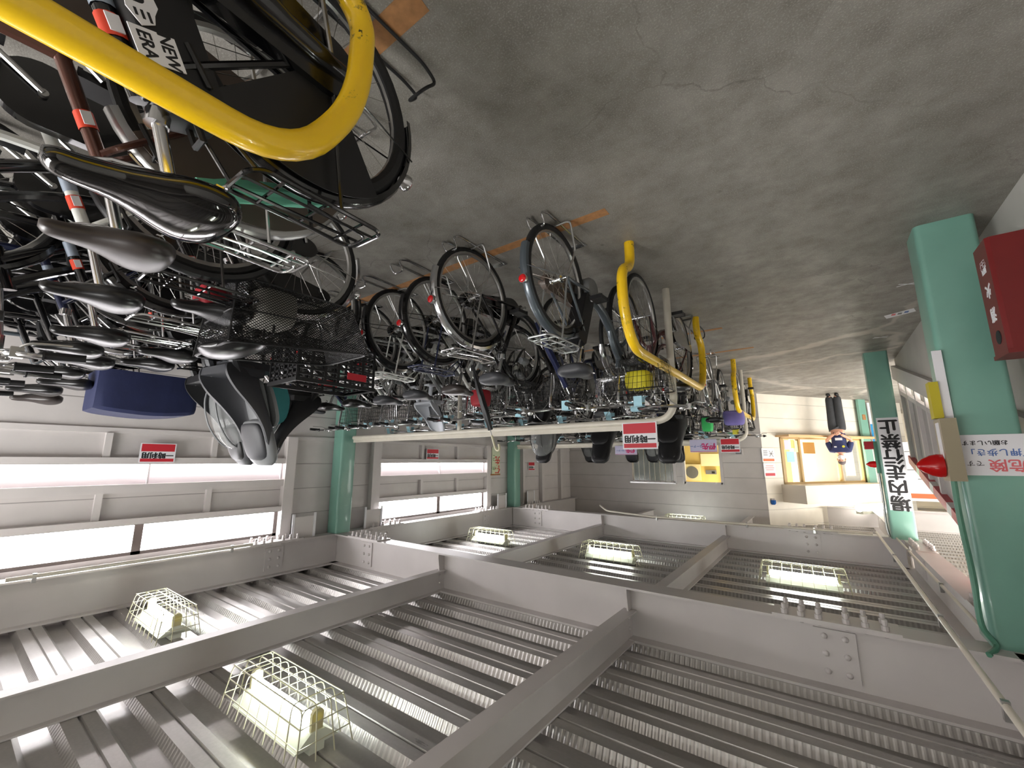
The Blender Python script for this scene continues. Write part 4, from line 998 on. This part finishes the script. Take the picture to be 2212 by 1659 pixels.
guide(.95, 4.62, 1, BLKM, 'black wire wheel guide behind the maroon bicycle'); guide(1.05, 5.72, -1, CHR, 'steel wire wheel guide at the row before the office')

# ------------------------------------------------------------------ signs
def usesign(name, label, loc, rz, w_, h_, holder=True, group='temporary use signs'):
    t = thing(name, label, 'sign', loc, rz, group)
    obj('sign_plate', MB().box(-w_/2, w_/2, -.002, .002, 0, h_), WPAP, t, smooth=False)
    obj('red_band', MB().box(-w_/2+.008, w_/2-.008, -.0032, -.002, h_*.56, h_*.58).box(-w_*.465, w_*.465, -.003, -.002, .012, h_*.40) if False else MB().box(-w_*.465, w_*.465, -.003, -.002, h_*.035, h_*.42).box(-w_*.465, w_*.465, -.003, -.002, h_*.79, h_*.95), REDP, t, smooth=False)
    text('lettering', '一時利用', w_*.225, INK, t, (0, -.0022, h_*.605), RX, thick=.0035*w_/.28); return t
usesign('hanging_sign', 'red and white sign at the end of the nearer white rail', (1.175, 3.335, 1.09), 0, .285, .215)
usesign('hanging_sign', 'red and white sign at the end of the further white rail', (1.135, 7.215, 1.055), 0, .27, .215)
usesign('wall_sign', 'red and white sign over the lower windows of the nearest bay', (5.375, 1.31, 1.225), -PI/2, .285, .19)
usesign('wall_sign', 'red and white sign over the lower windows of the second bay', (5.375, 5.02, 1.195), -PI/2, .28, .175)
usesign('wall_sign', 'small red and white sign on the boarded third bay', (5.44, 8.16, 1.42), -PI/2, .26, .19)
def prio(label, loc, w_, h_):
    t = thing('priority_sign', label, 'sign', loc, 0, 'lavender priority signs')
    obj('sign_plate', MB().box(-w_/2, w_/2, -.002, .002, 0, h_), LAVP, t, smooth=False); obj('border_line', MB().box(-w_*.49, w_*.49, -.003, -.002, h_*.93, h_*.96), MAGI, t, smooth=False)
    text('lettering', '優先', h_*.52, MAGI, t, (-w_*.2, -.0022, h_*.52), RX, bold=.004); text('small_lettering', 'コーナー', h_*.24, MC['blue_ink'], t, (w_*.25, -.0022, h_*.52), RX, bold=.0015)
prio('lavender priority corner sign beside the far temporary sign', (1.52, 7.21, 1.06), .40, .20)
prio('lavender priority corner sign partly behind the near temporary sign', (2.80, 7.21, 1.13), .40, .16)
t = thing('priority_banner', 'tall pale green banner with red letters beside the teal column', 'sign', (5.37, 6.75, 1.12), -PI/2)
obj('banner_sheet', MB().box(-.13, .13, -.003, .003, 0, .55), mat('pale_green_sheet', (214, 222, 190), .6), t, smooth=False); obj('banner_edge', MB().box(-.14, .17, -.004, .004, .53, .56), TAPE, t, smooth=False)
text('lettering', '優\n先', .17, mat('vermilion_ink', (206, 60, 40), .6), t, (-.045, -.0035, .34), RX, bold=.004, line=1.05); text('small_lettering', 'コ\nー', .08, GREENI, t, (.07, -.0035, .2), RX, bold=.001)
b = MB()
for cx in (.04, .10): b.tube([(cx+.026*math.cos(2*PI*k/14), -.004, .42+.026*math.sin(2*PI*k/14)) for k in range(14)], .003, 4, closed=True)
obj('cycle_mark', b.tube([(.04, -.004, .42), (.065, -.004, .46), (.10, -.004, .42)], .003, 4), GREENI, t)
# no running sign on the sign column
t = thing('vertical_sign', 'tall white sign with black letters on the teal column by the ramp', 'sign', (-.70, 7.03, .86), 0)
obj('sign_plate', MB().box(-.105, .105, -.003, 0, 0, 1.13), WPAP, t, smooth=False)
text('lettering', '場\n内\n走\n行\n禁\n止', .192, INK, t, (0, -.0032, .565), RX, thick=.0075, line=.975)
# paper on the nearest column
t = thing('paper_notice', 'white handwritten paper taped to the nearest teal column', 'notice', (-.79, 3.305, 1.26), 0)
obj('paper_sheet', MB().box(-.22, .215, -.0015, 0, 0, .215), WPAP, t, smooth=False)
text('lettering', '危険', .068, PINKI, t, (.02, -.0017, .158), RX, thick=.0016); text('small_lettering', 'です', .034, INK, t, (.135, -.0017, .15), RX)
text('lettering', '「押し歩き」', .041, BLUEI, t, (.045, -.0017, .092), RX, thick=.0009); text('small_lettering', 'お願いします', .0285, INK, t, (.088, -.0017, .042), RX, thick=.0006)
# ------------------------------------------------------------------ fittings on the columns
t = thing('extinguisher_box', 'dark red fire extinguisher box hung on the nearest teal column', 'box', (-.86, 3.07, .29), 0)
bx = [(-.085, -.10), (.07, -.10), (.085, -.085), (.085, .10), (-.085, .10)]
obj('body', MB().loft([[(p[0], p[1], z) for p in bx] for z in (0, .58)]), mat('extinguisher_red', (112, 27, 27), .4, var=.06), t, smooth=False)
obj('lid', MB().box(-.09, .09, -.105, .105, .58, .60), MC['extinguisher_red'], t, smooth=False)
obj('vent_hole', MB().lathe([(.035, .0), (.035, .002), (.03, .003), (.001, .003)], (.085, -.005, .5), 'X', 20).xform(Matrix.Translation((0, 0, 0))), INK, t)
text('lettering', '消', .075, WPAP, t, (.0855, 0, .375), RL, bold=.003); text('lettering', '火', .075, WPAP, t, (.0855, 0, .25), RL, bold=.003); text('lettering', '器', .075, WPAP, t, (.0855, 0, .12), RL, bold=.003)
obj('bracket', MB().box(-.03, .03, .10, .24, .25, .35), BLKM, t, smooth=False)
t = thing('alarm_box', 'tan electrical box with a red warning lamp on the edge of the nearest column', 'box', (-.565, 3.28, 1.17), 0)
obj('body', MB().box(-.035, .03, -.06, .10, 0, .335), mat('tan_enamel', (150, 140, 116), .4), t, smooth=False)
obj('label_strip', MB().box(.03, .033, -.02, .05, .02, .22), WPAP, t, smooth=False)
obj('warning_lamp', MB().lathe([(.062, 0), (.064, .02), (.056, .05), (.036, .085), (.014, .105), (.003, .108)], (.035, .02, .255), 'X', 20), mat('red_lamp_lens', (150, 8, 10), .22, emit=.1), t)
t = thing('warning_tape', 'yellow and grey tape patch below the tan box', 'tape', (-.555, 3.30, .96), 0)
obj('yellow_patch', MB().box(-.01, .03, -.03, .05, 0, .205), mat('yellow_patch', (188, 174, 36), .5), t, smooth=False); obj('white_strip', MB().box(-.05, -.01, -.012, .0, -.18, .205), WPAP, t, smooth=False)
o = obj('conduit', MB().tube(smoothp([(-.56, 3.30, 1.50), (-.555, 3.29, 1.7), (-.565, 3.30, 2.0), (-.56, 3.29, 2.22), (-.60, 3.29, 2.31), (-.55, 3.2, 2.335)], 5), .013, 8), TEALD); tag(o, 'dark green conduit rising from the tan box', 'conduit')
t = thing('alarm_box', 'small red lamp and lens on the edge of the sign column', 'box', (-.555, 7.12, 1.15), 0)
obj('red_lens', MB().box(.02, .11, -.05, .05, 0, .1), mat('dark_red_lens', (150, 30, 40), .2, coat=.5), t, smooth=False); obj('body', MB().box(-.015, .02, -.04, .04, .0, .4), TEALD, t, smooth=False)
obj('warning_lamp', MB().lathe([(.04, 0), (.042, .02), (.035, .06), (.003, .10)], (.02, 0, .29), 'X', 16), MC['red_lamp_lens'], t)
o = obj('conduit', MB().tube(smoothp([(-.55, 7.12, 1.55), (-.55, 7.12, 1.9), (-.545, 7.12, 2.2), (-.56, 7.1, 2.32)], 5), .012, 8), ALU); tag(o, 'grey conduit rising along the sign column', 'conduit')
def pipe_run(label, path, r, clips):
    t = thing('ceiling_conduit', label, 'conduit', (0, 0, 0), 0, 'pale ceiling conduits'); obj('pipe', MB().tube(rounded(path, .06, 5), r, 10), CREAMT, t)
    for c in clips: obj('clip', MB().box(c[0]-.012, c[0]+.012, c[1]-.012, c[1]+.012, c[2]-.02, c[2]+.05), ALU, t, smooth=False)
    return t
pipe_run('pale conduit running along the ramp side girder', [(-.45, 7.3, 2.30), (-.45, -.6, 2.30)], .014, [(-.45, 2.5, 2.3), (-.45, 3.6, 2.3), (-.45, 5.6, 2.3)])
pipe_run('thin conduit under the ramp side girder', [(-.61, 7.0, 2.315), (-.61, 3.6, 2.315)], .011, [(-.61, 4.6, 2.315), (-.61, 6.1, 2.315)])
pipe_run('pale conduit along the girder before the office, hooked at its end', [(3.4, 7.36, 2.20), (3.2, 7.2, 2.27), (2.4, 7.12, 2.30), (-.4, 7.12, 2.30)], .016, [(2.3, 7.12, 2.3), (1.0, 7.12, 2.3), (.2, 7.12, 2.3)])
pipe_run('white pipe under the window side girder', [(5.16, .45, 2.30), (5.16, 2.2, 2.30)], .016, [(5.16, .6, 2.3), (5.16, 2.0, 2.3)])
for (y, lab) in ((2.83, 'white hanging plate above the first wall post'), (3.84, 'white hanging plate past the teal column'), (6.86, 'white hanging plate before the second wall column'), (7.9, 'white hanging plate at the boarded bay')):
    t = thing('hanging_plate', lab, 'plate', (5.30, y, 2.04), 0, 'white hanging plates')
    obj('plate', MB().box(-.004, .004, -.13, .13, .04, .29), FRAMEP, t, smooth=False); obj('strip', MB().box(-.012, -.004, -.15, -.12, 0, .30), WPAP, t, smooth=False); obj('strip', MB().box(-.012, -.004, .12, .15, 0, .30), WPAP, t, smooth=False)

# ------------------------------------------------------------------ office front
def on_diag(name, label, cat, s, z, w_, h_, m, extra=None, t_=-.004):
    t = thing(name, label, cat, DM @ Vector((s, t_, z)), 0); t.rotation_euler = (0, 0, math.atan2(-.819, .574))
    obj('sheet', MB().box(-w_/2, w_/2, -.004, 0, 0, h_), m, t, smooth=False)
    return t
t = on_diag('poster', 'white notice with an orange band on the reception wall, lower of two', 'poster', .14, 1.14, .34, .28, WPAP)
obj('orange_band', MB().box(-.15, .15, -.006, -.004, .21, .26), ORNG, t, smooth=False); obj('cross_mark', MB().box(-.14, -.02, -.006, -.004, .105, .112).xform(Matrix.Identity(4)).tube([(-.13, -.005, .05), (-.03, -.005, .17)], .004, 4).tube([(-.13, -.005, .17), (-.03, -.005, .05)], .004, 4), INK, t)
obj('text_lines', MB().box(.02, .13, -.006, -.004, .05, .06).box(.02, .13, -.006, -.004, .09, .1).box(.02, .13, -.006, -.004, .13, .14), INK, t, smooth=False)
t = on_diag('poster', 'white notice with a red band on the reception wall, upper of two', 'poster', .14, 1.44, .32, .27, WPAP)
obj('red_band', MB().box(-.13, .13, -.006, -.004, .2, .255), REDP, t, smooth=False); obj('text_lines', MB().box(-.1, .1, -.006, -.004, .05, .058).box(-.12, .12, -.006, -.004, .09, .098).box(-.1, .1, -.006, -.004, .13, .138), MC['vermilion_ink'], t, smooth=False)
t = thing('alarm_lamp', 'small blue lamp high on the reception wall corner', 'lamp', DM @ Vector((.12, -.02, 2.17)), 0)
obj('blue_lens', MB().lathe([(.05, 0), (.05, .06), (.03, .09)], ax='Z', n=14), mat('blue_lens', (40, 100, 180), .2), t); obj('mount', MB().box(-.03, .03, -.03, .06, -.03, 0), FRAMEP, t, smooth=False)
for s, z, w_, h_, m, lab in ((.72, .96, .16, .2, LAVP, 'lavender card in the reception window corner'), (.88, .95, .1, .18, mat('pale_yellow_card', (226, 218, 130), .6), 'yellow card in the reception window'), (1.0, .97, .2, .24, mat('cream_card', (250, 244, 190), .6), 'cream card next to the yellow card in the reception window'),
                             (.78, 1.2, .22, .22, BLUEP, 'pale blue card in the reception window'), (1.35, 1.0, .34, .24, mat('cork_board', (186, 140, 70), .7), 'brown board behind the reception glass'), (2.55, 1.1, .3, .62, mat('cream_sheet', (246, 238, 210), .6), 'long cream notice behind the guard'),
                             (1.35, 1.35, .3, .2, WPAP, 'white striped card in the reception window')):
    on_diag('window_card', lab, 'notice', s, z, w_, h_, m, t_=.012)
# poster column beside the reception window and boards beyond
t = thing('poster_board', 'blue and white poster board beside the reception window', 'board', DM @ Vector((3.55, -.08, .06)), 0); t.rotation_euler = (0, 0, math.atan2(-.819, .574))
obj('board', MB().box(-.3, .3, -.02, 0, 0, .96), WPAP, t, smooth=False); obj('blue_panel', MB().box(-.3, .3, -.025, -.02, .5, .95), mat('sky_blue_print', (50, 150, 210), .5), t, smooth=False)
obj('white_cloud', MB().lathe([(.14, -.027), (.14, -.025)], (.1, 0, .62), 'Y', 20).lathe([(.1, -.027), (.1, -.025)], (-.08, 0, .56), 'Y', 20), WPAP, t)
obj('scribble', MB().tube(smoothp([(-.1, -.022, .1), (.05, -.022, .15), (-.1, -.022, .2), (.08, -.022, .25), (-.08, -.022, .3), (.05, -.022, .38)], 4), .006, 4), TEALC, t)
t = thing('door_frame', 'teal painted frame beside the reception window', 'frame', DM @ Vector((3.05, -.06, 0)), 0); t.rotation_euler = (0, 0, math.atan2(-.819, .574))
obj('post', MB().box(-.12, .12, -.05, .0, 0, 1.9), TEAL, t, smooth=False); obj('switch_plate', MB().box(-.05, .05, -.06, -.05, .35, .47), TAPE, t, smooth=False)
t = thing('notice_board', 'large white board with orange bands behind the sign column', 'board', (-1.38, 12.85, .98), 0)
obj('board', MB().box(-.75, .25, 0, .03, 0, 1.28), WPAP, t, smooth=False); obj('orange_band', MB().box(-.70, -.05, -.004, 0, 1.12, 1.22).box(.02, .22, -.004, 0, 1.12, 1.22), ORNG, t, smooth=False)
obj('text_lines', MB().box(-.6, -.1, -.004, 0, .2, .22).box(-.6, -.2, -.004, 0, .4, .42).box(-.6, -.1, -.004, 0, .6, .62).box(-.6, -.25, -.004, 0, .8, .82), GREYP, t, smooth=False)
obj('stand_leg', MB().box(-.7, -.64, .0, .03, -.98, 0).box(.18, .24, 0, .03, -.98, 0), ALU, t, smooth=False)
# office furniture seen through the lit window
t = thing('wall_fan', 'white round fan on the lit office wall', 'fan', (2.72, 11.44, 1.68), 0)
obj('fan_body', MB().box(-.2, .2, -.02, .04, -.2, .2), mat('warm_white', (244, 230, 180), .5), t, smooth=False); obj('fan_ring', MB().lathe([(.15, -.03), (.15, -.02), (.05, -.02), (.05, -.035), (.001, -.035)], ax='Y', n=24), GREYP, t)
t = thing('office_papers', 'pale papers pinned on the lit office wall', 'notice', (2.2, 11.46, 1.22), 0)
obj('sheet', MB().box(-.3, .3, -.01, 0, 0, .3), mat('warm_sheet', (248, 238, 196), .6), t, smooth=False)
t = thing('wall_cabinet', 'small white cabinet high on the lit office wall', 'cabinet', (1.86, 11.4, 1.8), 0); obj('body', MB().box(-.2, .2, -.02, .08, 0, .28), MC['warm_white'], t, smooth=False); obj('handle', MB().box(-.1, .1, -.03, -.02, .04, .06), GREYP, t, smooth=False)
t = thing('intercom', 'grey intercom panel on the lit office wall', 'intercom', (2.28, 11.44, 1.62), 0); obj('body', MB().box(-.12, .12, -.02, .04, 0, .1), GREYP, t, smooth=False); obj('screen', MB().box(-.09, -.02, -.025, -.02, .03, .08), INK, t, smooth=False)
t = thing('switch_box', 'small grey switch box on the office wall by the lit window', 'box', (1.42, YO-.02, 1.14), 0); obj('body', MB().box(-.08, .08, -.03, .02, 0, .13), FRAMEP, t, smooth=False); obj('cover', MB().box(-.055, .055, -.036, -.03, .015, .115), GREYP, t, smooth=False)

# ------------------------------------------------------------------ the guard
def skin(name, V, Ed, rad, m, parent, sub=2, root=0):
    me = bpy.data.meshes.new(name); me.from_pydata(V, Ed, []); o = bpy.data.objects.new(name, me); COL.objects.link(o)
    md = o.modifiers.new('skin', 'SKIN'); sm = o.modifiers.new('sub', 'SUBSURF'); sm.levels = sub; sm.render_levels = sub
    for i, r in enumerate(rad):
        sv = me.skin_vertices[0].data[i]; sv.radius = r if isinstance(r, tuple) else (r, r); sv.use_root = (i == root)
    bpy.context.view_layer.update()
    m2 = bpy.data.meshes.new_from_object(o.evaluated_get(bpy.context.evaluated_depsgraph_get())); bpy.data.objects.remove(o); m2.name = name
    m2.materials.clear(); m2.materials.append(m); m2.polygons.foreach_set('use_smooth', [True]*len(m2.polygons))
    return link(name, m2, parent)
SKIN = mat('skin', (216, 164, 140), .5, var=.05); NAVYS = mat('navy_shirt', (40, 48, 92), .75, var=.12, scale=12); TROU = mat('dark_trousers', (62, 64, 68), .8, var=.12, scale=12)
man = thing('person', 'person in navy short-sleeved uniform and white mask standing with clasped hands by the reception', 'person', (-.30, 11.0, 0), math.radians(6))
k = .845
def sc(v): return [(p[0]*k, p[1]*k, p[2]*k) for p in v]
V = [(0, 0, .93), (0, .0, 1.08), (0, .01, 1.25), (0, .015, 1.40), (0, .0, 1.47), (0, -.005, 1.53),
     (-.17, .015, 1.39), (-.24, -.01, 1.14), (-.06, -.17, 1.02), (.17, .015, 1.39), (.24, -.01, 1.14), (.06, -.17, 1.00),
     (-.085, 0, .86), (-.075, -.01, .48), (-.065, .02, .08), (-.07, -.12, .03), (.085, 0, .86), (.075, -.01, .48), (.07, .02, .08), (.085, -.12, .03)]
Ed = [(0, 1), (1, 2), (2, 3), (3, 4), (4, 5), (3, 6), (6, 7), (7, 8), (3, 9), (9, 10), (10, 11), (0, 12), (12, 13), (13, 14), (14, 15), (0, 16), (16, 17), (17, 18), (18, 19)]
rad = [(.13, .10), (.13, .095), (.145, .10), (.14, .085), .055, .05, .058, .042, .03, .058, .042, .03, .075, .055, .04, .032, .075, .055, .04, .032]
skin('body', sc(V), Ed, [tuple(q*k for q in r) if isinstance(r, tuple) else r*k for r in rad], SKIN, man)
V = [(0, 0, .90), (0, 0, 1.08), (0, .01, 1.25), (0, .015, 1.39), (0, .0, 1.455), (-.17, .015, 1.39), (-.232, .0, 1.17), (.17, .015, 1.39), (.232, .0, 1.17)]
skin('shirt', sc(V), [(0, 1), (1, 2), (2, 3), (3, 4), (3, 5), (5, 6), (3, 7), (7, 8)], [tuple(q*k for q in r) for r in ((.162, .125), (.155, .118), (.165, .12), (.155, .10), (.065, .065), (.075, .075), (.07, .07), (.075, .075), (.07, .07))], NAVYS, man)
V = [(0, 0, 1.0), (-.078, 0, .86), (-.080, -.012, .48), (-.076, .015, .05), (.078, 0, .86), (.080, -.012, .48), (.080, .015, .05)]
skin('trousers', sc(V), [(0, 1), (1, 2), (2, 3), (0, 4), (4, 5), (5, 6)], [tuple(q*k for q in r) for r in ((.15, .115), (.105, .115), (.092, .095), (.085, .09), (.105, .115), (.092, .095), (.085, .09))], TROU, man)
for s in (-1, 1):
    obj('shoe', MB().loft(smooth_secs([[((s*.085+hw*math.cos(2*PI*q/12))*k, y*k, max(.0, (.04+h*math.sin(2*PI*q/12)))*k) for q in range(12)] for y, hw, h in ((.07, .025, .04), (.03, .042, .05), (-.08, .045, .045), (-.16, .038, .035), (-.20, .012, .02))], 3)), BLKM, man)
def ball(cx, cy, cz, rx, ry, rz, n=18, cut=None):
    secs = []
    for i in range(n+1):
        a = -PI/2+PI*i/n; r = max(.02, math.cos(a)); secs.append([(cx+rx*r*math.cos(2*PI*j/n), cy+ry*r*math.sin(2*PI*j/n)-(.02*max(0, -math.sin(2*PI*j/n))*max(0, -math.sin(a))*0), cz+rz*math.sin(a)) for j in range(n)])
    return secs
hd = MB(); hz = 1.615
secs = []
for z, rx, ry, oy in ((-.125, .02, .02, -.03), (-.115, .045, .05, -.03), (-.08, .062, .08, -.012), (-.03, .070, .092, .0), (.02, .075, .098, .002), (.07, .072, .094, .006), (.105, .055, .07, .012), (.12, .02, .03, .014)):
    secs.append([((rx*math.cos(2*PI*j/20))*k, (oy+ry*math.sin(2*PI*j/20))*k, (hz+z)*k) for j in range(20)])
hd.loft(smooth_secs(secs, 3)); hd.loft([[(q*k, y*k, (hz+z)*k) for q in (-.012, 0, .012)] for y, z in ((-.095, .02), (-.118, -.02), (-.095, -.03))], closed=False, caps=False)
for s in (-1, 1): hd.loft(smooth_secs([[((s*.074+s*.012*math.sin(PI*i/4))*k+.006*math.cos(2*PI*j/8), .012*math.sin(2*PI*j/8)*1.2, (hz-.03+.055*i/4)*k) for j in range(8)] for i in range(5)], 2))
head = obj('head', hd, SKIN, man)
for s in (-1, 1): obj('eye', MB().loft([[((s*.03+.012*math.cos(2*PI*j/10))*k, y*k, (hz+.018+.006*math.sin(2*PI*j/10))*k) for j in range(10)] for y in (-.093, -.09)]), INK, head)
msk = MB(); secs = []
for z, hw, y0 in ((-.118, .03, -.075), (-.09, .058, -.095), (-.045, .072, -.112), (-.01, .068, -.105), (.0, .06, -.098)):
    secs.append([((hw*math.sin(a))*k, (y0*math.cos(a)**.8 if math.cos(a) > 0 else 0)*k, (hz+z)*k) for a in [(-1.35+2.7*j/12) for j in range(13)]] + [((hw*.93*math.sin(a))*k, ((y0+.006)*math.cos(a)**.8 if math.cos(a) > 0 else 0)*k, (hz+z)*k) for a in [(1.35-2.7*j/12) for j in range(13)]])
obj('face_mask', msk.loft(smooth_secs(secs, 2)), WPAP, man)
secs = []
for z, rx, ry, oy in ((.045, .079, .101, .012), (.07, .078, .1, .012), (.105, .062, .078, .016), (.13, .02, .03, .016)): secs.append([((rx*math.cos(2*PI*j/20))*k, (oy+ry*math.sin(2*PI*j/20))*k, (hz+z)*k) for j in range(20)])
for z, rx, ry, oy in ((-.05, .06, .06, .05), (.0, .077, .085, .032)): secs.insert(0, [((rx*math.cos(2*PI*j/20))*k, (oy+max(-.02, ry*math.sin(2*PI*j/20)))*k, (hz+z)*k) for j in range(20)])
secs = sorted(secs, key=lambda q: q[0][2]); obj('hair', MB().loft(smooth_secs(secs, 2)), mat('grey_hair', (96, 88, 92), .8), man)
for s in (-1, 1):
    px, py, pz = (s*.025, -.185, .995); V = [(s*.075, -.165, 1.015), (s*.03, -.188, 1.0)]; Ed = [(0, 1)]; rad = [.026, .03]
    for f in range(4):
        b0 = len(V); V += [(s*(.0-.004), -.205-.004*f, 1.018-.017*f), (-s*.03, -.212, 1.012-.017*f), (-s*.055, -.196, 1.006-.016*f-(.004 if f == 3 else 0))]; Ed += [(1, b0), (b0, b0+1), (b0+1, b0+2)]; rad += [.0095, .009, .0075 if f < 3 else .0065]
    b0 = len(V); V += [(s*.02, -.20, 1.035), (-s*.012, -.215, 1.045)]; Ed += [(1, b0), (b0, b0+1)]; rad += [.011, .009]
    V = [(p[0], p[1]-(.012 if s > 0 else 0), p[2]+(0 if s > 0 else -.012)) for p in V]
    skin('hand', sc(V), Ed, [r*k for r in rad], SKIN, man)
obj('name_badge', MB().box(-.08*k, .06*k, -.136*k, -.130*k, 1.10*k, 1.16*k), WPAP, man, smooth=False); obj('chest_emblem', MB().lathe([(.024, -.128), (.024, -.118)], (-.085*k, 0, 1.31*k), 'Y', 14), YELP, man); obj('chest_emblem', MB().box(.05*k, .10*k, -.118*k, -.108*k, 1.30*k, 1.33*k), WPAP, man, smooth=False)
obj('collar', MB().tube(smoothp([(-.05*k, -.075*k, 1.36*k), (-.06*k, .0, 1.46*k), (0, .05*k, 1.475*k), (.06*k, 0, 1.46*k), (.05*k, -.075*k, 1.36*k)], 5), .013*k, 6), NAVYS, man)
